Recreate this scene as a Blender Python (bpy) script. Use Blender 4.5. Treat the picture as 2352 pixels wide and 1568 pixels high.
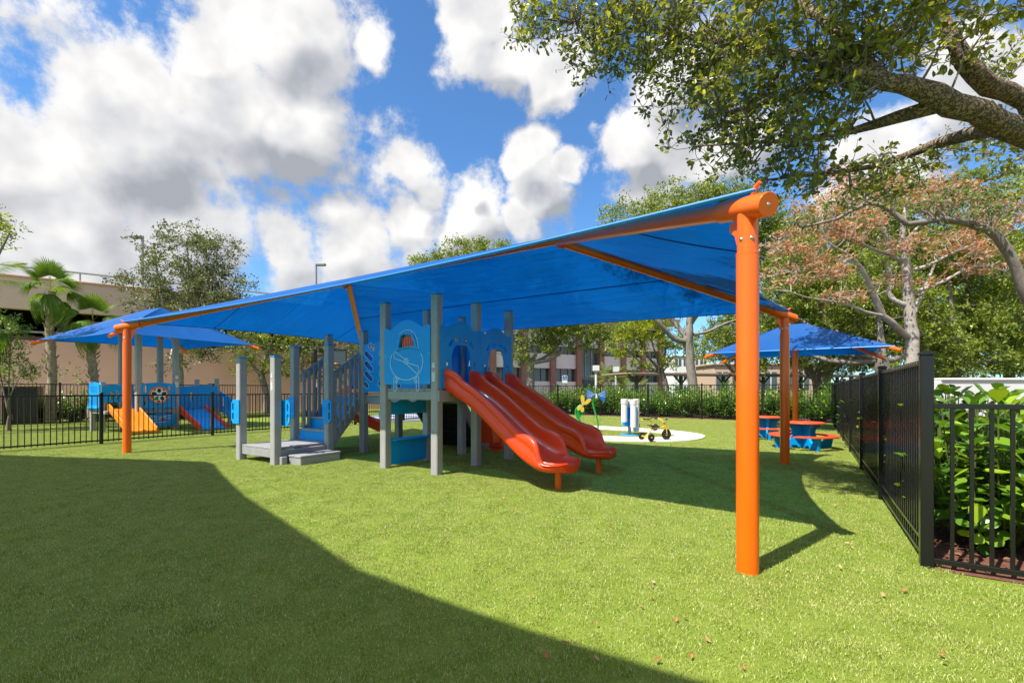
import bpy, bmesh, math, random
import numpy as np
from mathutils import Vector, Matrix
R = math.radians
random.seed(7)
rng = np.random.default_rng(7)
for o in list(bpy.data.objects):
    bpy.data.objects.remove(o, do_unlink=True)
scene = bpy.context.scene
COL = scene.collection

# ------------------------------------------------------------------ camera
EYE = 1.28                       # eye height above the turf
cam_d = bpy.data.cameras.new('camera')
cam_d.sensor_width = 36.0
cam_d.lens = 16.24
cam_d.shift_y = 0.0472           # level camera, rising front
cam_d.clip_start = 0.05
cam_d.clip_end = 3000.0
cam = bpy.data.objects.new('camera', cam_d)
COL.objects.link(cam)
cam.location = (0, 0, EYE)
cam.rotation_euler = (R(90), 0, 0)
scene.camera = cam

# ------------------------------------------------------------------ light
SUN_AZ = math.atan2(-0.784, -0.620)      # sun stands behind the camera, to the left
SUN_EL = R(57)
SUN = Vector((math.sin(SUN_AZ) * math.cos(SUN_EL), math.cos(SUN_AZ) * math.cos(SUN_EL), math.sin(SUN_EL)))
sd = bpy.data.lights.new('sun', 'SUN')
sd.energy = 4.0
sd.angle = R(0.53)
sd.color = (1.0, 0.945, 0.86)
so = bpy.data.objects.new('sun', sd)
COL.objects.link(so)
so.location = SUN * 60
so.rotation_euler = SUN.to_track_quat('Z', 'Y').to_euler()

scene.view_settings.view_transform = 'Standard'
scene.view_settings.look = 'None'
scene.view_settings.gamma = 1.0
scene.view_settings.use_curve_mapping = False
scene.view_settings.exposure = 1.1

F_PX, CX, HY = 1061.0, 1176.0, 895.0     # survey constants used to place things on the ground


def gp(px, py, z=0.0):
    """point of the ground plane (height z) seen along a sight line"""
    d = F_PX * (EYE - z) / (py - HY)
    return Vector(((px - CX) * d / F_PX, d, z))


def at(px, py, d):
    """point at distance d along a sight line"""
    return Vector(((px - CX) * d / F_PX, d, EYE + (HY - py) * d / F_PX))


# ------------------------------------------------------------------ sky
world = bpy.data.worlds.new('World')
scene.world = world
world.use_nodes = True
wt = world.node_tree
wt.nodes.clear()


class NT:
    """small helper to write node trees"""
    def __init__(s, tree):
        s.t = tree

    def n(s, kind, **kw):
        nd = s.t.nodes.new(kind)
        for k, v in kw.items():
            setattr(nd, k, v)
        return nd

    def link(s, a, b):
        s.t.links.new(a, b)

    def put(s, sock, v):
        if isinstance(v, bpy.types.NodeSocket):
            s.link(v, sock)
        elif v is not None:
            sock.default_value = v

    def math(s, op, a, b=None, c=None, clamp=False):
        nd = s.n('ShaderNodeMath', operation=op, use_clamp=clamp)
        for i, v in enumerate((a, b, c)):
            s.put(nd.inputs[i], v)
        return nd.outputs[0]

    def vmath(s, op, a, b=None):
        nd = s.n('ShaderNodeVectorMath', operation=op)
        s.put(nd.inputs[0], a)
        if op == 'SCALE':
            s.put(nd.inputs['Scale'], b)
        else:
            s.put(nd.inputs[1], b)
        return nd.outputs['Value'] if op in ('DISTANCE', 'LENGTH', 'DOT_PRODUCT') else nd.outputs[0]

    def noise(s, vec, scale, detail=4, rough=0.55, dist=0.0):
        nd = s.n('ShaderNodeTexNoise')
        s.put(nd.inputs['Vector'], vec)
        nd.inputs['Scale'].default_value = scale
        nd.inputs['Detail'].default_value = detail
        nd.inputs['Roughness'].default_value = rough
        nd.inputs['Distortion'].default_value = dist
        return nd.outputs['Fac']

    def mix(s, fac, a, b, blend='MIX'):
        nd = s.n('ShaderNodeMix', data_type='RGBA', blend_type=blend)
        s.put(nd.inputs[0], fac)
        s.put(nd.inputs[6], a)
        s.put(nd.inputs[7], b)
        return nd.outputs[2]

    def maprange(s, v, a, b, c=0.0, d=1.0, smooth=False):
        nd = s.n('ShaderNodeMapRange')
        if smooth:
            nd.interpolation_type = 'SMOOTHSTEP'
        s.put(nd.inputs[0], v)
        for i, x in enumerate((a, b, c, d)):
            nd.inputs[i + 1].default_value = x
        return nd.outputs[0]


def rgba(c):
    return (c[0], c[1], c[2], 1.0)


W = NT(wt)
sky = W.n('ShaderNodeTexSky', sky_type='NISHITA', sun_disc=False)
sky.sun_elevation = SUN_EL
sky.sun_rotation = SUN_AZ
sky.air_density = 1.0
sky.dust_density = 0.4
sky.ozone_density = 2.2
tc = W.n('ShaderNodeTexCoord')
dvec = tc.outputs['Generated']
# cumulus fields: direction (as picture of the survey), angular size
CL = [(40, 370, 270), (320, 320, 290), (560, 270, 230), (690, 335, 150), (480, 70, 140), (690, 60, 190), (835, 110, 75),
      (120, 600, 420), (420, 560, 260), (-200, 300, 400), (640, 590, 150), (790, 570, 150), (925, 370, 85), (930, 500, 120), (960, 430, 70),
      (1080, 500, 110), (1088, 400, 36), (1200, 500, 70), (1235, 360, 72), (1265, 440, 80), (1335, 395, 40),
      (1475, 350, 80), (1560, 400, 130), (1700, 340, 110), (1090, 50, 125), (1165, 140, 85), (1290, 150, 90), (1560, 150, 130),
      (2000, 400, 150), (2250, 200, 140)]
blobs = []
for (px, py, r) in CL:
    v = Vector(((px - CX) / F_PX, 1.0, (HY - py) / F_PX))
    L = v.length
    blobs.append((v / L, r / F_PX / (L ** 1.35)))
warp = W.n('ShaderNodeTexNoise')
warp.inputs['Scale'].default_value = 5.0
warp.inputs['Detail'].default_value = 3
W.link(dvec, warp.inputs['Vector'])
wv = W.vmath('SCALE', W.vmath('SUBTRACT', warp.outputs['Color'], (0.5, 0.5, 0.5)), 0.15)
dw = W.vmath('ADD', dvec, wv)
fld = None
for (c, r) in blobs:
    m = W.math('MULTIPLY_ADD', W.vmath('DISTANCE', dw, tuple(c)), -1.0 / r, 1.0)
    fld = m if fld is None else W.math('MAXIMUM', fld, m)
# the same broken cumulus goes on all round the sky behind the camera
sepd = W.n('ShaderNodeSeparateXYZ')
W.link(dvec, sepd.inputs[0])
nb = W.noise(dvec, 3.2, 3, 0.55, 0.2)
rest = W.math('ADD', W.maprange(nb, 0.36, 0.56, -0.4, 0.7), W.maprange(sepd.outputs[1], 0.30, 0.55, 0.0, -2.0))
fld = W.math('MINIMUM', W.math('MAXIMUM', fld, rest), 0.8)
# thickness a little nearer the sun: lit crests, shaded bases
dsh = W.vmath('ADD', dw, (-0.022, -0.006, 0.060))
f1 = None
for (c, r) in blobs:
    m1 = W.math('MULTIPLY_ADD', W.vmath('DISTANCE', dsh, tuple(c)), -1.0 / r, 1.0)
    f1 = m1 if f1 is None else W.math('MAXIMUM', f1, m1)
shade = W.math('SUBTRACT', W.math('MINIMUM', W.math('MAXIMUM', f1, rest), 0.8), fld)
n0 = W.noise(dvec, 5.0, 8, 0.64, 0.0)
s0 = W.noise(dvec, 5.0, 4, 0.55, 0.0)
s1 = W.noise(W.vmath('ADD', dvec, (-0.035, -0.015, 0.050)), 5.0, 4, 0.55, 0.0)
dens = W.math('ADD', fld, W.math('MULTIPLY', W.math('SUBTRACT', n0, 0.5), 2.3))
dens = W.math('ADD', dens, W.math('MULTIPLY', W.math('SUBTRACT', W.noise(dvec, 16.0, 7, 0.68), 0.5), 1.25))
mask = W.maprange(dens, -0.10, 0.42, 0, 1, True)
relief = W.math('MULTIPLY', W.math('SUBTRACT', s0, s1), 1.4)
thick = W.maprange(dens, 0.2, 1.0, 0.0, 1.0, True)
grey = W.math('MULTIPLY', thick, W.maprange(nb, 0.38, 0.60, 0.02, 0.36, True))
base_ = W.maprange(shade, -0.25, 0.32, 0.06, -0.30, True)
lum = W.math('ADD', W.math('ADD', 0.93, base_), W.math('SUBTRACT', relief, W.math('MULTIPLY', grey, 0.40)))
lum = W.math('MAXIMUM', W.math('MINIMUM', lum, 1.06), 0.50)
ccol = W.mix(W.maprange(lum, 0.46, 1.0), (0.84, 0.89, 1.0, 1), (1.0, 0.985, 0.97, 1))
CLOUD_GAIN = W.vmath('SCALE', W.vmath('SCALE', ccol, lum), 4.0)       # in the units of the sky texture
skyc = W.mix(1.0, sky.outputs[0], (0.44, 0.69, 0.88, 1), 'MULTIPLY')
up = W.maprange(sepd.outputs[2], -0.02, 0.06, 0, 1)
fin = W.mix(W.math('MULTIPLY', mask, up), skyc, CLOUD_GAIN)
bg = W.n('ShaderNodeBackground')
bg.inputs['Strength'].default_value = 0.115
W.link(fin, bg.inputs['Color'])
wo = W.n('ShaderNodeOutputWorld')
W.link(bg.outputs[0], wo.inputs[0])
world.cycles.sampling_method = 'MANUAL'
world.cycles.sample_map_resolution = 512

scene.render.engine = 'CYCLES'
cy = scene.cycles
cy.max_bounces = 7
cy.diffuse_bounces = 3
cy.glossy_bounces = 3
cy.transmission_bounces = 4
cy.transparent_max_bounces = 8
cy.caustics_reflective = False
cy.caustics_refractive = False
cy.use_adaptive_sampling = True
cy.adaptive_threshold = 0.02
cy.use_denoising = True

# ------------------------------------------------------------------ mesh helpers
class MB:
    """collects shapes; build() links them as ONE mesh object"""
    def __init__(s):
        s.v, s.f = [], []

    def add(s, verts, faces, M=None):
        o = len(s.v)
        if M is not None:
            verts = [M @ Vector(p) for p in verts]
        s.v += [tuple(p) for p in verts]
        s.f += [tuple(i + o for i in f) for f in faces]
        return s

    def box(s, c, size, rz=0.0, ch=0.0, M=None):
        hx, hy, hz = size[0] / 2, size[1] / 2, size[2] / 2
        T = Matrix.Translation(Vector(c)) @ Matrix.Rotation(rz, 4, 'Z')
        if M is not None:
            T = M @ T
        if ch <= 0:
            v = [(x, y, z) for x in (-hx, hx) for y in (-hy, hy) for z in (-hz, hz)]
            f = [(0, 1, 3, 2), (4, 6, 7, 5), (0, 4, 5, 1), (2, 3, 7, 6), (0, 2, 6, 4), (1, 5, 7, 3)]
            return s.add(v, f, T)
        v, idx = [], {}
        for sx in (-1, 1):
            for sy in (-1, 1):
                for sz in (-1, 1):
                    for ax in range(3):
                        p = [sx * (hx - (0 if ax == 0 else ch)), sy * (hy - (0 if ax == 1 else ch)), sz * (hz - (0 if ax == 2 else ch))]
                        idx[(sx, sy, sz, ax)] = len(v)
                        v.append(p)
        f = []
        q = ((-1, -1), (1, -1), (1, 1), (-1, 1))
        for d in (-1, 1):
            f.append([idx[(d, a, b, 0)] for a, b in q][::d])
            f.append([idx[(a, d, b, 1)] for a, b in q][::-d])
            f.append([idx[(a, b, d, 2)] for a, b in q][::d])
        for a in (-1, 1):
            for b in (-1, 1):
                f.append((idx[(a, b, -1, 0)], idx[(a, b, 1, 0)], idx[(a, b, 1, 1)], idx[(a, b, -1, 1)])[::(1 if a * b < 0 else -1)])
                f.append((idx[(a, -1, b, 0)], idx[(a, 1, b, 0)], idx[(a, 1, b, 2)], idx[(a, -1, b, 2)])[::(-1 if a * b < 0 else 1)])
                f.append((idx[(-1, a, b, 1)], idx[(1, a, b, 1)], idx[(1, a, b, 2)], idx[(-1, a, b, 2)])[::(1 if a * b < 0 else -1)])
        for a in (-1, 1):
            for b in (-1, 1):
                for c2 in (-1, 1):
                    t = (idx[(a, b, c2, 0)], idx[(a, b, c2, 1)], idx[(a, b, c2, 2)])
                    f.append(t if a * b * c2 > 0 else t[::-1])
        return s.add(v, f, T)

    def tube(s, pts, rad, n=12, cap=True, M=None):
        pts = [Vector(p) for p in pts]
        rads = rad if isinstance(rad, (list, tuple)) else [rad] * len(pts)
        rings, vs, fs = [], [], []
        t0 = (pts[1] - pts[0]).normalized()
        ref = Vector((0, 0, 1)) if abs(t0.z) < 0.9 else Vector((1, 0, 0))
        side = t0.cross(ref).normalized()
        for i, p in enumerate(pts):
            if i == 0:
                t = (pts[1] - pts[0])
            elif i == len(pts) - 1:
                t = (pts[-1] - pts[-2])
            else:
                t = (pts[i + 1] - pts[i]).normalized() + (pts[i] - pts[i - 1]).normalized()
            t.normalize()
            side = (side - t * side.dot(t))
            if side.length < 1e-5:
                side = t.cross(Vector((0.3, 0.5, 0.8)))
            side.normalize()
            up = t.cross(side)
            for k in range(n):
                a = 2 * math.pi * k / n
                vs.append(p + (side * math.cos(a) + up * math.sin(a)) * rads[i])
        m = len(pts)
        for i in range(m - 1):
            for k in range(n):
                k2 = (k + 1) % n
                fs.append((i * n + k, i * n + k2, (i + 1) * n + k2, (i + 1) * n + k))
        if cap:
            fs.append(tuple(range(n - 1, -1, -1)))
            fs.append(tuple(range((m - 1) * n, m * n)))
        return s.add(vs, fs, M)

    def lathe(s, prof, n=24, M=None):
        vs, fs = [], []
        for (r, z) in prof:
            for k in range(n):
                a = 2 * math.pi * k / n
                vs.append((r * math.cos(a), r * math.sin(a), z))
        for i in range(len(prof) - 1):
            for k in range(n):
                k2 = (k + 1) % n
                fs.append((i * n + k, i * n + k2, (i + 1) * n + k2, (i + 1) * n + k))
        if prof[0][0] > 1e-4:
            fs.append(tuple(range(n - 1, -1, -1)))
        if prof[-1][0] > 1e-4:
            fs.append(tuple(range((len(prof) - 1) * n, len(prof) * n)))
        return s.add(vs, fs, M)

    def prism(s, poly, z0, z1, M=None):
        n = len(poly)
        vs = [(x, y, z0) for x, y in poly] + [(x, y, z1) for x, y in poly]
        fs = [tuple(range(n - 1, -1, -1)), tuple(range(n, 2 * n))]
        fs += [(i, (i + 1) % n, n + (i + 1) % n, n + i) for i in range(n)]
        return s.add(vs, fs, M)

    def grid(s, fn, nu, nv, M=None):
        vs = [fn(i / nu, j / nv) for i in range(nu + 1) for j in range(nv + 1)]
        fs = [(i * (nv + 1) + j, (i + 1) * (nv + 1) + j, (i + 1) * (nv + 1) + j + 1, i * (nv + 1) + j + 1) for i in range(nu) for j in range(nv)]
        return s.add(vs, fs, M)

    def mesh(s, name, mat, smooth=30):
        me = bpy.data.meshes.new(name)
        me.from_pydata(s.v, [], s.f)
        if smooth:
            me.polygons.foreach_set('use_smooth', [True] * len(me.polygons))
            me.set_sharp_from_angle(angle=R(smooth))
        if mat is not None:
            me.materials.append(mat)
        me.update()
        return me

    def build(s, name, mat, parent=None, smooth=30, loc=None):
        return link(name, s.mesh(name, mat, smooth), parent, loc)


def link(name, me, parent=None, loc=None, rz=0.0):
    o = bpy.data.objects.new(name, me)
    COL.objects.link(o)
    if parent is not None:
        o.parent = parent
    if loc is not None:
        o.location = loc
    if rz:
        o.rotation_euler = (0, 0, rz)
    return o


def tag(o, label=None, cat=None, group=None, kind=None):
    if label:
        o['label'] = label
    if cat:
        o['category'] = cat
    if group:
        o['group'] = group
    if kind:
        o['kind'] = kind
    return o


def thing(name, label, cat, loc=(0, 0, 0), rz=0.0, group=None):
    o = bpy.data.objects.new(name, None)
    COL.objects.link(o)
    o.empty_display_size = 0.2
    o.location = loc
    o.rotation_euler = (0, 0, rz)
    return tag(o, label, cat, group)


def copy_tree(o, parent=None):
    c = o.copy()
    COL.objects.link(c)
    c.parent = parent
    for ch in list(o.children):
        copy_tree(ch, c)
    return c


def np_mesh(name, verts, faces, mat, smooth=False, attr=None):
    """verts (N,3), faces (M,k) numpy arrays -> mesh; attr: per-face random value for the material"""
    me = bpy.data.meshes.new(name)
    k = faces.shape[1]
    me.vertices.add(len(verts))
    me.vertices.foreach_set('co', np.ascontiguousarray(verts, dtype=np.float32).ravel())
    me.loops.add(faces.size)
    me.loops.foreach_set('vertex_index', np.ascontiguousarray(faces, dtype=np.int32).ravel())
    me.polygons.add(len(faces))
    me.polygons.foreach_set('loop_start', np.arange(0, faces.size, k, dtype=np.int32))
    if smooth:
        me.polygons.foreach_set('use_smooth', np.ones(len(faces), dtype=bool))
    if attr is not None:
        a = me.attributes.new('lv', 'FLOAT', 'FACE')
        a.data.foreach_set('value', np.ascontiguousarray(attr, dtype=np.float32))
    me.update(calc_edges=True)
    if mat is not None:
        me.materials.append(mat)
    return me


def rrect(cx, cy, w, h, r, ang=0.0, n=5):
    r = min(r, w / 2 - 1e-4, h / 2 - 1e-4)
    pts = []
    for (sx, sy, a0) in ((1, 1, 0), (-1, 1, 90), (-1, -1, 180), (1, -1, 270)):
        for k in range(n + 1):
            a = R(a0 + 90 * k / n)
            pts.append((sx * (w / 2 - r) + r * math.cos(a), sy * (h / 2 - r) + r * math.sin(a)))
    ca, sa = math.cos(ang), math.sin(ang)
    return [(cx + x * ca - y * sa, cy + x * sa + y * ca) for x, y in pts]


def ell(cx, cy, rx, ry, n=28, a0=0, a1=360):
    full = abs(a1 - a0) >= 360
    m = n if full else n + 1
    return [(cx + rx * math.cos(R(a0 + (a1 - a0) * k / n)), cy + ry * math.sin(R(a0 + (a1 - a0) * k / n))) for k in range(m)]


def plate(name, outer, holes, th, mat, parent, M, bevel=0.004):
    """flat board with cut-outs: outline in its own plane (x, y), thickness along z, M puts it in place"""
    cu = bpy.data.curves.new(name, 'CURVE')
    cu.dimensions = '2D'
    cu.fill_mode = 'BOTH'
    cu.extrude = th / 2 - bevel
    cu.bevel_depth = bevel
    cu.bevel_resolution = 1
    cu.offset = -bevel
    for ring in [outer] + list(holes):
        sp = cu.splines.new('POLY')
        sp.points.add(len(ring) - 1)
        for p, (x, y) in zip(sp.points, ring):
            p.co = (x, y, 0, 1)
        sp.use_cyclic_u = True
    tmp = bpy.data.objects.new('tmp', cu)
    COL.objects.link(tmp)
    dg = bpy.context.evaluated_depsgraph_get()
    me = bpy.data.meshes.new_from_object(tmp.evaluated_get(dg))
    bpy.data.objects.remove(tmp, do_unlink=True)
    bpy.data.curves.remove(cu)
    me.name = name
    me.transform(M)
    me.polygons.foreach_set('use_smooth', [True] * len(me.polygons))
    me.set_sharp_from_angle(angle=R(40))
    me.materials.clear()
    me.materials.append(mat)
    return link(name, me, parent)


def plane_M(origin, xdir, ydir=(0, 0, 1)):
    x = Vector(xdir).normalized()
    y = Vector(ydir).normalized()
    z = x.cross(y)
    M = Matrix((x, y, z)).transposed().to_4x4()
    M.translation = Vector(origin)
    return M


def stroke(name, paths, rad, mat, parent, M, n=5):
    mb = MB()
    for p in paths:
        mb.tube([(x, y, 0) for x, y in p], rad, n, True, M)
    return mb.build(name, mat, parent)


_STUD = {}


def studs(name, Ms, r, mat, parent):
    """button-head fixings: one shared mesh, every head an object of its own"""
    key = (name, r, mat.name)
    if key not in _STUD:
        mb = MB()
        mb.lathe([(0.0, 0.62 * r), (0.62 * r, 0.52 * r), (r, 0.0)], 10)
        _STUD[key] = mb.mesh(name, mat, 60)
    for M in Ms:
        o = link(name, _STUD[key], parent)
        o.matrix_basis = M


def aim(p, d):
    return Matrix.Translation(p) @ Vector(d).to_track_quat('Z', 'Y').to_matrix().to_4x4()


# ------------------------------------------------------------------ materials
MAT = {}


def material(name, col, rough=0.5, var=0.0, vscale=8.0, bump=0.0, bscale=60.0, metal=0.0, spec=0.5, col2=None, coat=0.0, stretch=None, dirt=0.0):
    m = bpy.data.materials.new(name)
    m.use_nodes = True
    t = NT(m.node_tree)
    b = m.node_tree.nodes['Principled BSDF']
    b.inputs['Roughness'].default_value = rough
    b.inputs['Metallic'].default_value = metal
    b.inputs['Specular IOR Level'].default_value = spec
    b.inputs['Coat Weight'].default_value = coat
    b.inputs['Base Color'].default_value = rgba(col)
    tcn = t.n('ShaderNodeTexCoord')
    vec = tcn.outputs['Object']
    if stretch:
        mp = t.n('ShaderNodeMapping')
        mp.inputs['Scale'].default_value = stretch
        t.link(vec, mp.inputs['Vector'])
        vec = mp.outputs[0]
    if var > 0 or col2:
        nz = t.noise(vec, vscale, 6, 0.6)
        f = t.maprange(nz, 0.3, 0.7)
        c2 = col2 if col2 else tuple(max(0, c * (1 - var)) for c in col)
        c1 = col if col2 else tuple(min(1, c * (1 + var * 0.6)) for c in col)
        c = t.mix(f, rgba(c1), rgba(c2))
        if dirt > 0:
            g = t.noise(vec, vscale * 0.35, 8, 0.7, 0.6)
            c = t.mix(t.math('MULTIPLY', t.maprange(g, 0.52, 0.75), dirt), c, (0.16, 0.13, 0.10, 1))
        t.link(c, b.inputs['Base Color'])
        rr = t.math('ADD', rough - 0.06, t.math('MULTIPLY', nz, 0.12))
        t.link(rr, b.inputs['Roughness'])
    if bump > 0:
        bn = t.n('ShaderNodeBump')
        bn.inputs['Strength'].default_value = bump
        bn.inputs['Distance'].default_value = 0.02
        t.link(t.noise(vec, bscale, 5, 0.6), bn.inputs['Height'])
        t.link(bn.outputs[0], b.inputs['Normal'])
    MAT[name] = m
    return m


def leafmat(name, c1, c2, c3=None, trans=0.35, rough=0.42, spec=0.4):
    m = bpy.data.materials.new(name)
    m.use_nodes = True
    t = NT(m.node_tree)
    nt = m.node_tree
    b = nt.nodes['Principled BSDF']
    out = nt.nodes['Material Output']
    at_ = t.n('ShaderNodeAttribute', attribute_name='lv')
    cr = t.n('ShaderNodeValToRGB')
    cr.color_ramp.elements[0].color = rgba(c1)
    cr.color_ramp.elements[1].color = rgba(c3 or c2)
    e = cr.color_ramp.elements.new(0.6)
    e.color = rgba(c2)
    t.link(at_.outputs['Fac'], cr.inputs[0])
    b.inputs['Roughness'].default_value = rough
    b.inputs['Specular IOR Level'].default_value = spec
    t.link(cr.outputs[0], b.inputs['Base Color'])
    tr = t.n('ShaderNodeBsdfTranslucent')
    tcol = t.mix(1.0, cr.outputs[0], (1.5, 1.35, 0.6, 1), 'MULTIPLY')
    t.link(tcol, tr.inputs[0])
    mx = t.n('ShaderNodeMixShader')
    mx.inputs[0].default_value = trans
    t.link(b.outputs[0], mx.inputs[1])
    t.link(tr.outputs[0], mx.inputs[2])
    t.link(mx.outputs[0], out.inputs['Surface'])
    MAT[name] = m
    return m


material('post_grey', (0.34, 0.33, 0.325), 0.62, 0.10, 5, 0.12, 90)
material('deck_grey', (0.31, 0.305, 0.31), 0.6, 0.12, 6, 0.12, 120)
material('blue_plastic', (0.001, 0.31, 0.80), 0.42, 0.05, 3, 0.03, 200, spec=0.25)
material('cap_blue', (0.01, 0.31, 0.75), 0.35, 0.04, 3)
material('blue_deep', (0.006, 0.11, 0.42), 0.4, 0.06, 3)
material('white_groove', (0.62, 0.72, 0.78), 0.5, 0.03, 4)
material('slide_red', (0.90, 0.052, 0.004), 0.36, 0.05, 2.5, 0.02, 90, coat=0.15)
material('slide_orange', (0.80, 0.22, 0.010), 0.32, 0.05, 2.5)
material('orange_paint', (0.90, 0.138, 0.002), 0.30, 0.05, 1.6, 0.015, 120, coat=0.25)
material('red_plastic', (0.50, 0.035, 0.012), 0.4, 0.05, 3)
material('black_metal', (0.009, 0.009, 0.010), 0.22, 0.15, 9, 0.05, 150)
material('black_rubber', (0.012, 0.012, 0.013), 0.75, 0.1, 9)
material('steel', (0.55, 0.55, 0.56), 0.3, 0.05, 9, metal=1.0)
material('green_paint', (0.006, 0.27, 0.035), 0.3, 0.05, 3, coat=0.2)
material('yellow_plastic', (0.62, 0.43, 0.05), 0.4, 0.06, 3)
material('trike_yellow', (0.80, 0.43, 0.006), 0.32, 0.05, 4, coat=0.2)
material('white_plastic', (0.68, 0.67, 0.65), 0.4, 0.04, 4)
material('label_white', (0.75, 0.76, 0.78), 0.5, 0.02, 4)
material('label_red', (0.62, 0.10, 0.03), 0.5, 0.02, 4)
material('label_ink', (0.10, 0.14, 0.24), 0.5, 0.02, 4)
material('concrete_white', (0.66, 0.64, 0.61), 0.8, 0.08, 2.5, 0.15, 80)
material('concrete_walk', (0.42, 0.40, 0.37), 0.85, 0.12, 2, 0.2, 60)
material('stucco_pink', (0.82, 0.46, 0.40), 0.85, 0.05, 0.35, 0.12, 40, dirt=0.12)
material('stucco_mauve', (0.72, 0.485, 0.43), 0.85, 0.05, 0.35, 0.12, 40, dirt=0.12)
material('dark_interior', (0.03, 0.022, 0.02), 0.9, 0.1, 1)
material('spandrel', (0.86, 0.74, 0.71), 0.8, 0.04, 0.5)
material('brick_red', (0.36, 0.17, 0.13), 0.85, 0.12, 3, 0.1, 60)
material('glass_dark', (0.05, 0.075, 0.085), 0.06, 0.25, 0.25, spec=0.9)
material('glass_brown', (0.12, 0.045, 0.03), 0.12, 0.3, 4, spec=0.7)
material('mullion', (0.10, 0.09, 0.085), 0.45, 0.05, 3)
material('white_wall', (0.70, 0.70, 0.70), 0.8, 0.05, 0.6)
material('peach_wall', (0.52, 0.38, 0.27), 0.85, 0.05, 0.6)
material('roof_tan', (0.40, 0.27, 0.19), 0.8, 0.1, 1)
material('galv', (0.34, 0.36, 0.38), 0.45, 0.08, 4, metal=0.4)
material('asphalt', (0.055, 0.055, 0.057), 0.9, 0.15, 1.5, 0.2, 80)
material('court_grey', (0.22, 0.23, 0.27), 0.8, 0.06, 1)
material('court_orange', (0.52, 0.15, 0.06), 0.8, 0.1, 1)
material('court_line', (0.5, 0.6, 0.75), 0.8, 0.05, 1)
material('bark_grey', (0.30, 0.265, 0.23), 0.9, 0.25, 10, 0.5, 40, col2=(0.15, 0.125, 0.105), stretch=(1, 1, 0.35))
material('bark_pale', (0.47, 0.43, 0.38), 0.85, 0.2, 8, 0.35, 40, col2=(0.27, 0.235, 0.20), stretch=(0.4, 0.4, 1.4))
material('twig', (0.20, 0.165, 0.13), 0.9, 0.2, 10)
material('twig_pale', (0.55, 0.48, 0.42), 0.9, 0.2, 10)
material('palm_boot', (0.42, 0.34, 0.25), 0.9, 0.25, 12, 0.4, 50, col2=(0.22, 0.165, 0.12))
material('stem_green', (0.10, 0.12, 0.03), 0.5, 0.1, 6)
leafmat('leaf_oak', (0.075, 0.105, 0.022), (0.235, 0.280, 0.045), (0.550, 0.540, 0.100), 0.48, 0.30, 0.6)
leafmat('leaf_dark', (0.056, 0.108, 0.030), (0.158, 0.246, 0.052), (0.342, 0.414, 0.077), 0.30)
leafmat('leaf_mid', (0.090, 0.130, 0.026), (0.215, 0.285, 0.044), (0.42, 0.46, 0.07), 0.35)
leafmat('leaf_yellow', (0.148, 0.209, 0.020), (0.330, 0.409, 0.035), (0.557, 0.540, 0.052), 0.4)
leafmat('leaf_olive', (0.075, 0.095, 0.036), (0.165, 0.190, 0.075), (0.31, 0.32, 0.15), 0.25)
leafmat('leaf_rust', (0.360, 0.150, 0.075), (0.540, 0.280, 0.160), (0.600, 0.430, 0.300), 0.35, 0.6, 0.2)
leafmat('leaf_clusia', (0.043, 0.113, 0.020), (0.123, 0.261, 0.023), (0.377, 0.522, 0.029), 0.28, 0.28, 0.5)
leafmat('leaf_palm', (0.051, 0.109, 0.020), (0.123, 0.217, 0.029), (0.290, 0.362, 0.043), 0.40, 0.55, 0.25)
leafmat('fallen', (0.26, 0.09, 0.03), (0.42, 0.20, 0.08), (0.50, 0.34, 0.20), 0.05, 0.8, 0.1)
leafmat('mulch_chip', (0.090, 0.035, 0.020), (0.190, 0.075, 0.045), (0.330, 0.190, 0.120), 0.0, 0.9, 0.2)


def bark_mat(name, c_hi, c_lo, c_crack, scale, st):
    m = bpy.data.materials.new(name)
    m.use_nodes = True
    t = NT(m.node_tree)
    b = m.node_tree.nodes['Principled BSDF']
    tcn = t.n('ShaderNodeTexCoord')
    mp = t.n('ShaderNodeMapping')
    mp.inputs['Scale'].default_value = st
    t.link(tcn.outputs['Object'], mp.inputs['Vector'])
    fur = t.math('ABSOLUTE', t.math('SUBTRACT', t.noise(mp.outputs[0], scale * 0.55, 5, 0.6, 0.3), 0.5))
    crack = t.maprange(fur, 0.0, 0.06, 0, 1, True)
    nz = t.noise(mp.outputs[0], scale * 1.6, 6, 0.65)
    big = t.noise(tcn.outputs['Object'], 3.0, 4, 0.6)
    c = t.mix(t.maprange(nz, 0.3, 0.7), rgba(c_lo), rgba(c_hi))
    c = t.mix(t.math('MULTIPLY', t.maprange(big, 0.45, 0.7), 0.4), c, (0.30, 0.29, 0.24, 1))
    c = t.mix(crack, rgba(c_crack), c)
    t.link(c, b.inputs['Base Color'])
    b.inputs['Roughness'].default_value = 0.92
    b.inputs['Specular IOR Level'].default_value = 0.15
    bn = t.n('ShaderNodeBump')
    bn.inputs['Strength'].default_value = 1.0
    bn.inputs['Distance'].default_value = 0.03
    t.link(t.math('ADD', t.math('MULTIPLY', crack, 0.7), t.math('MULTIPLY', nz, 0.6)), bn.inputs['Height'])
    t.link(bn.outputs[0], b.inputs['Normal'])
    MAT[name] = m


bark_mat('bark_brown', (0.42, 0.32, 0.23), (0.24, 0.17, 0.12), (0.165, 0.118, 0.082), 46.0, (1, 1, 1))
material('table_red', (0.78, 0.085, 0.015), 0.4, 0.05, 3)


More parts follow.
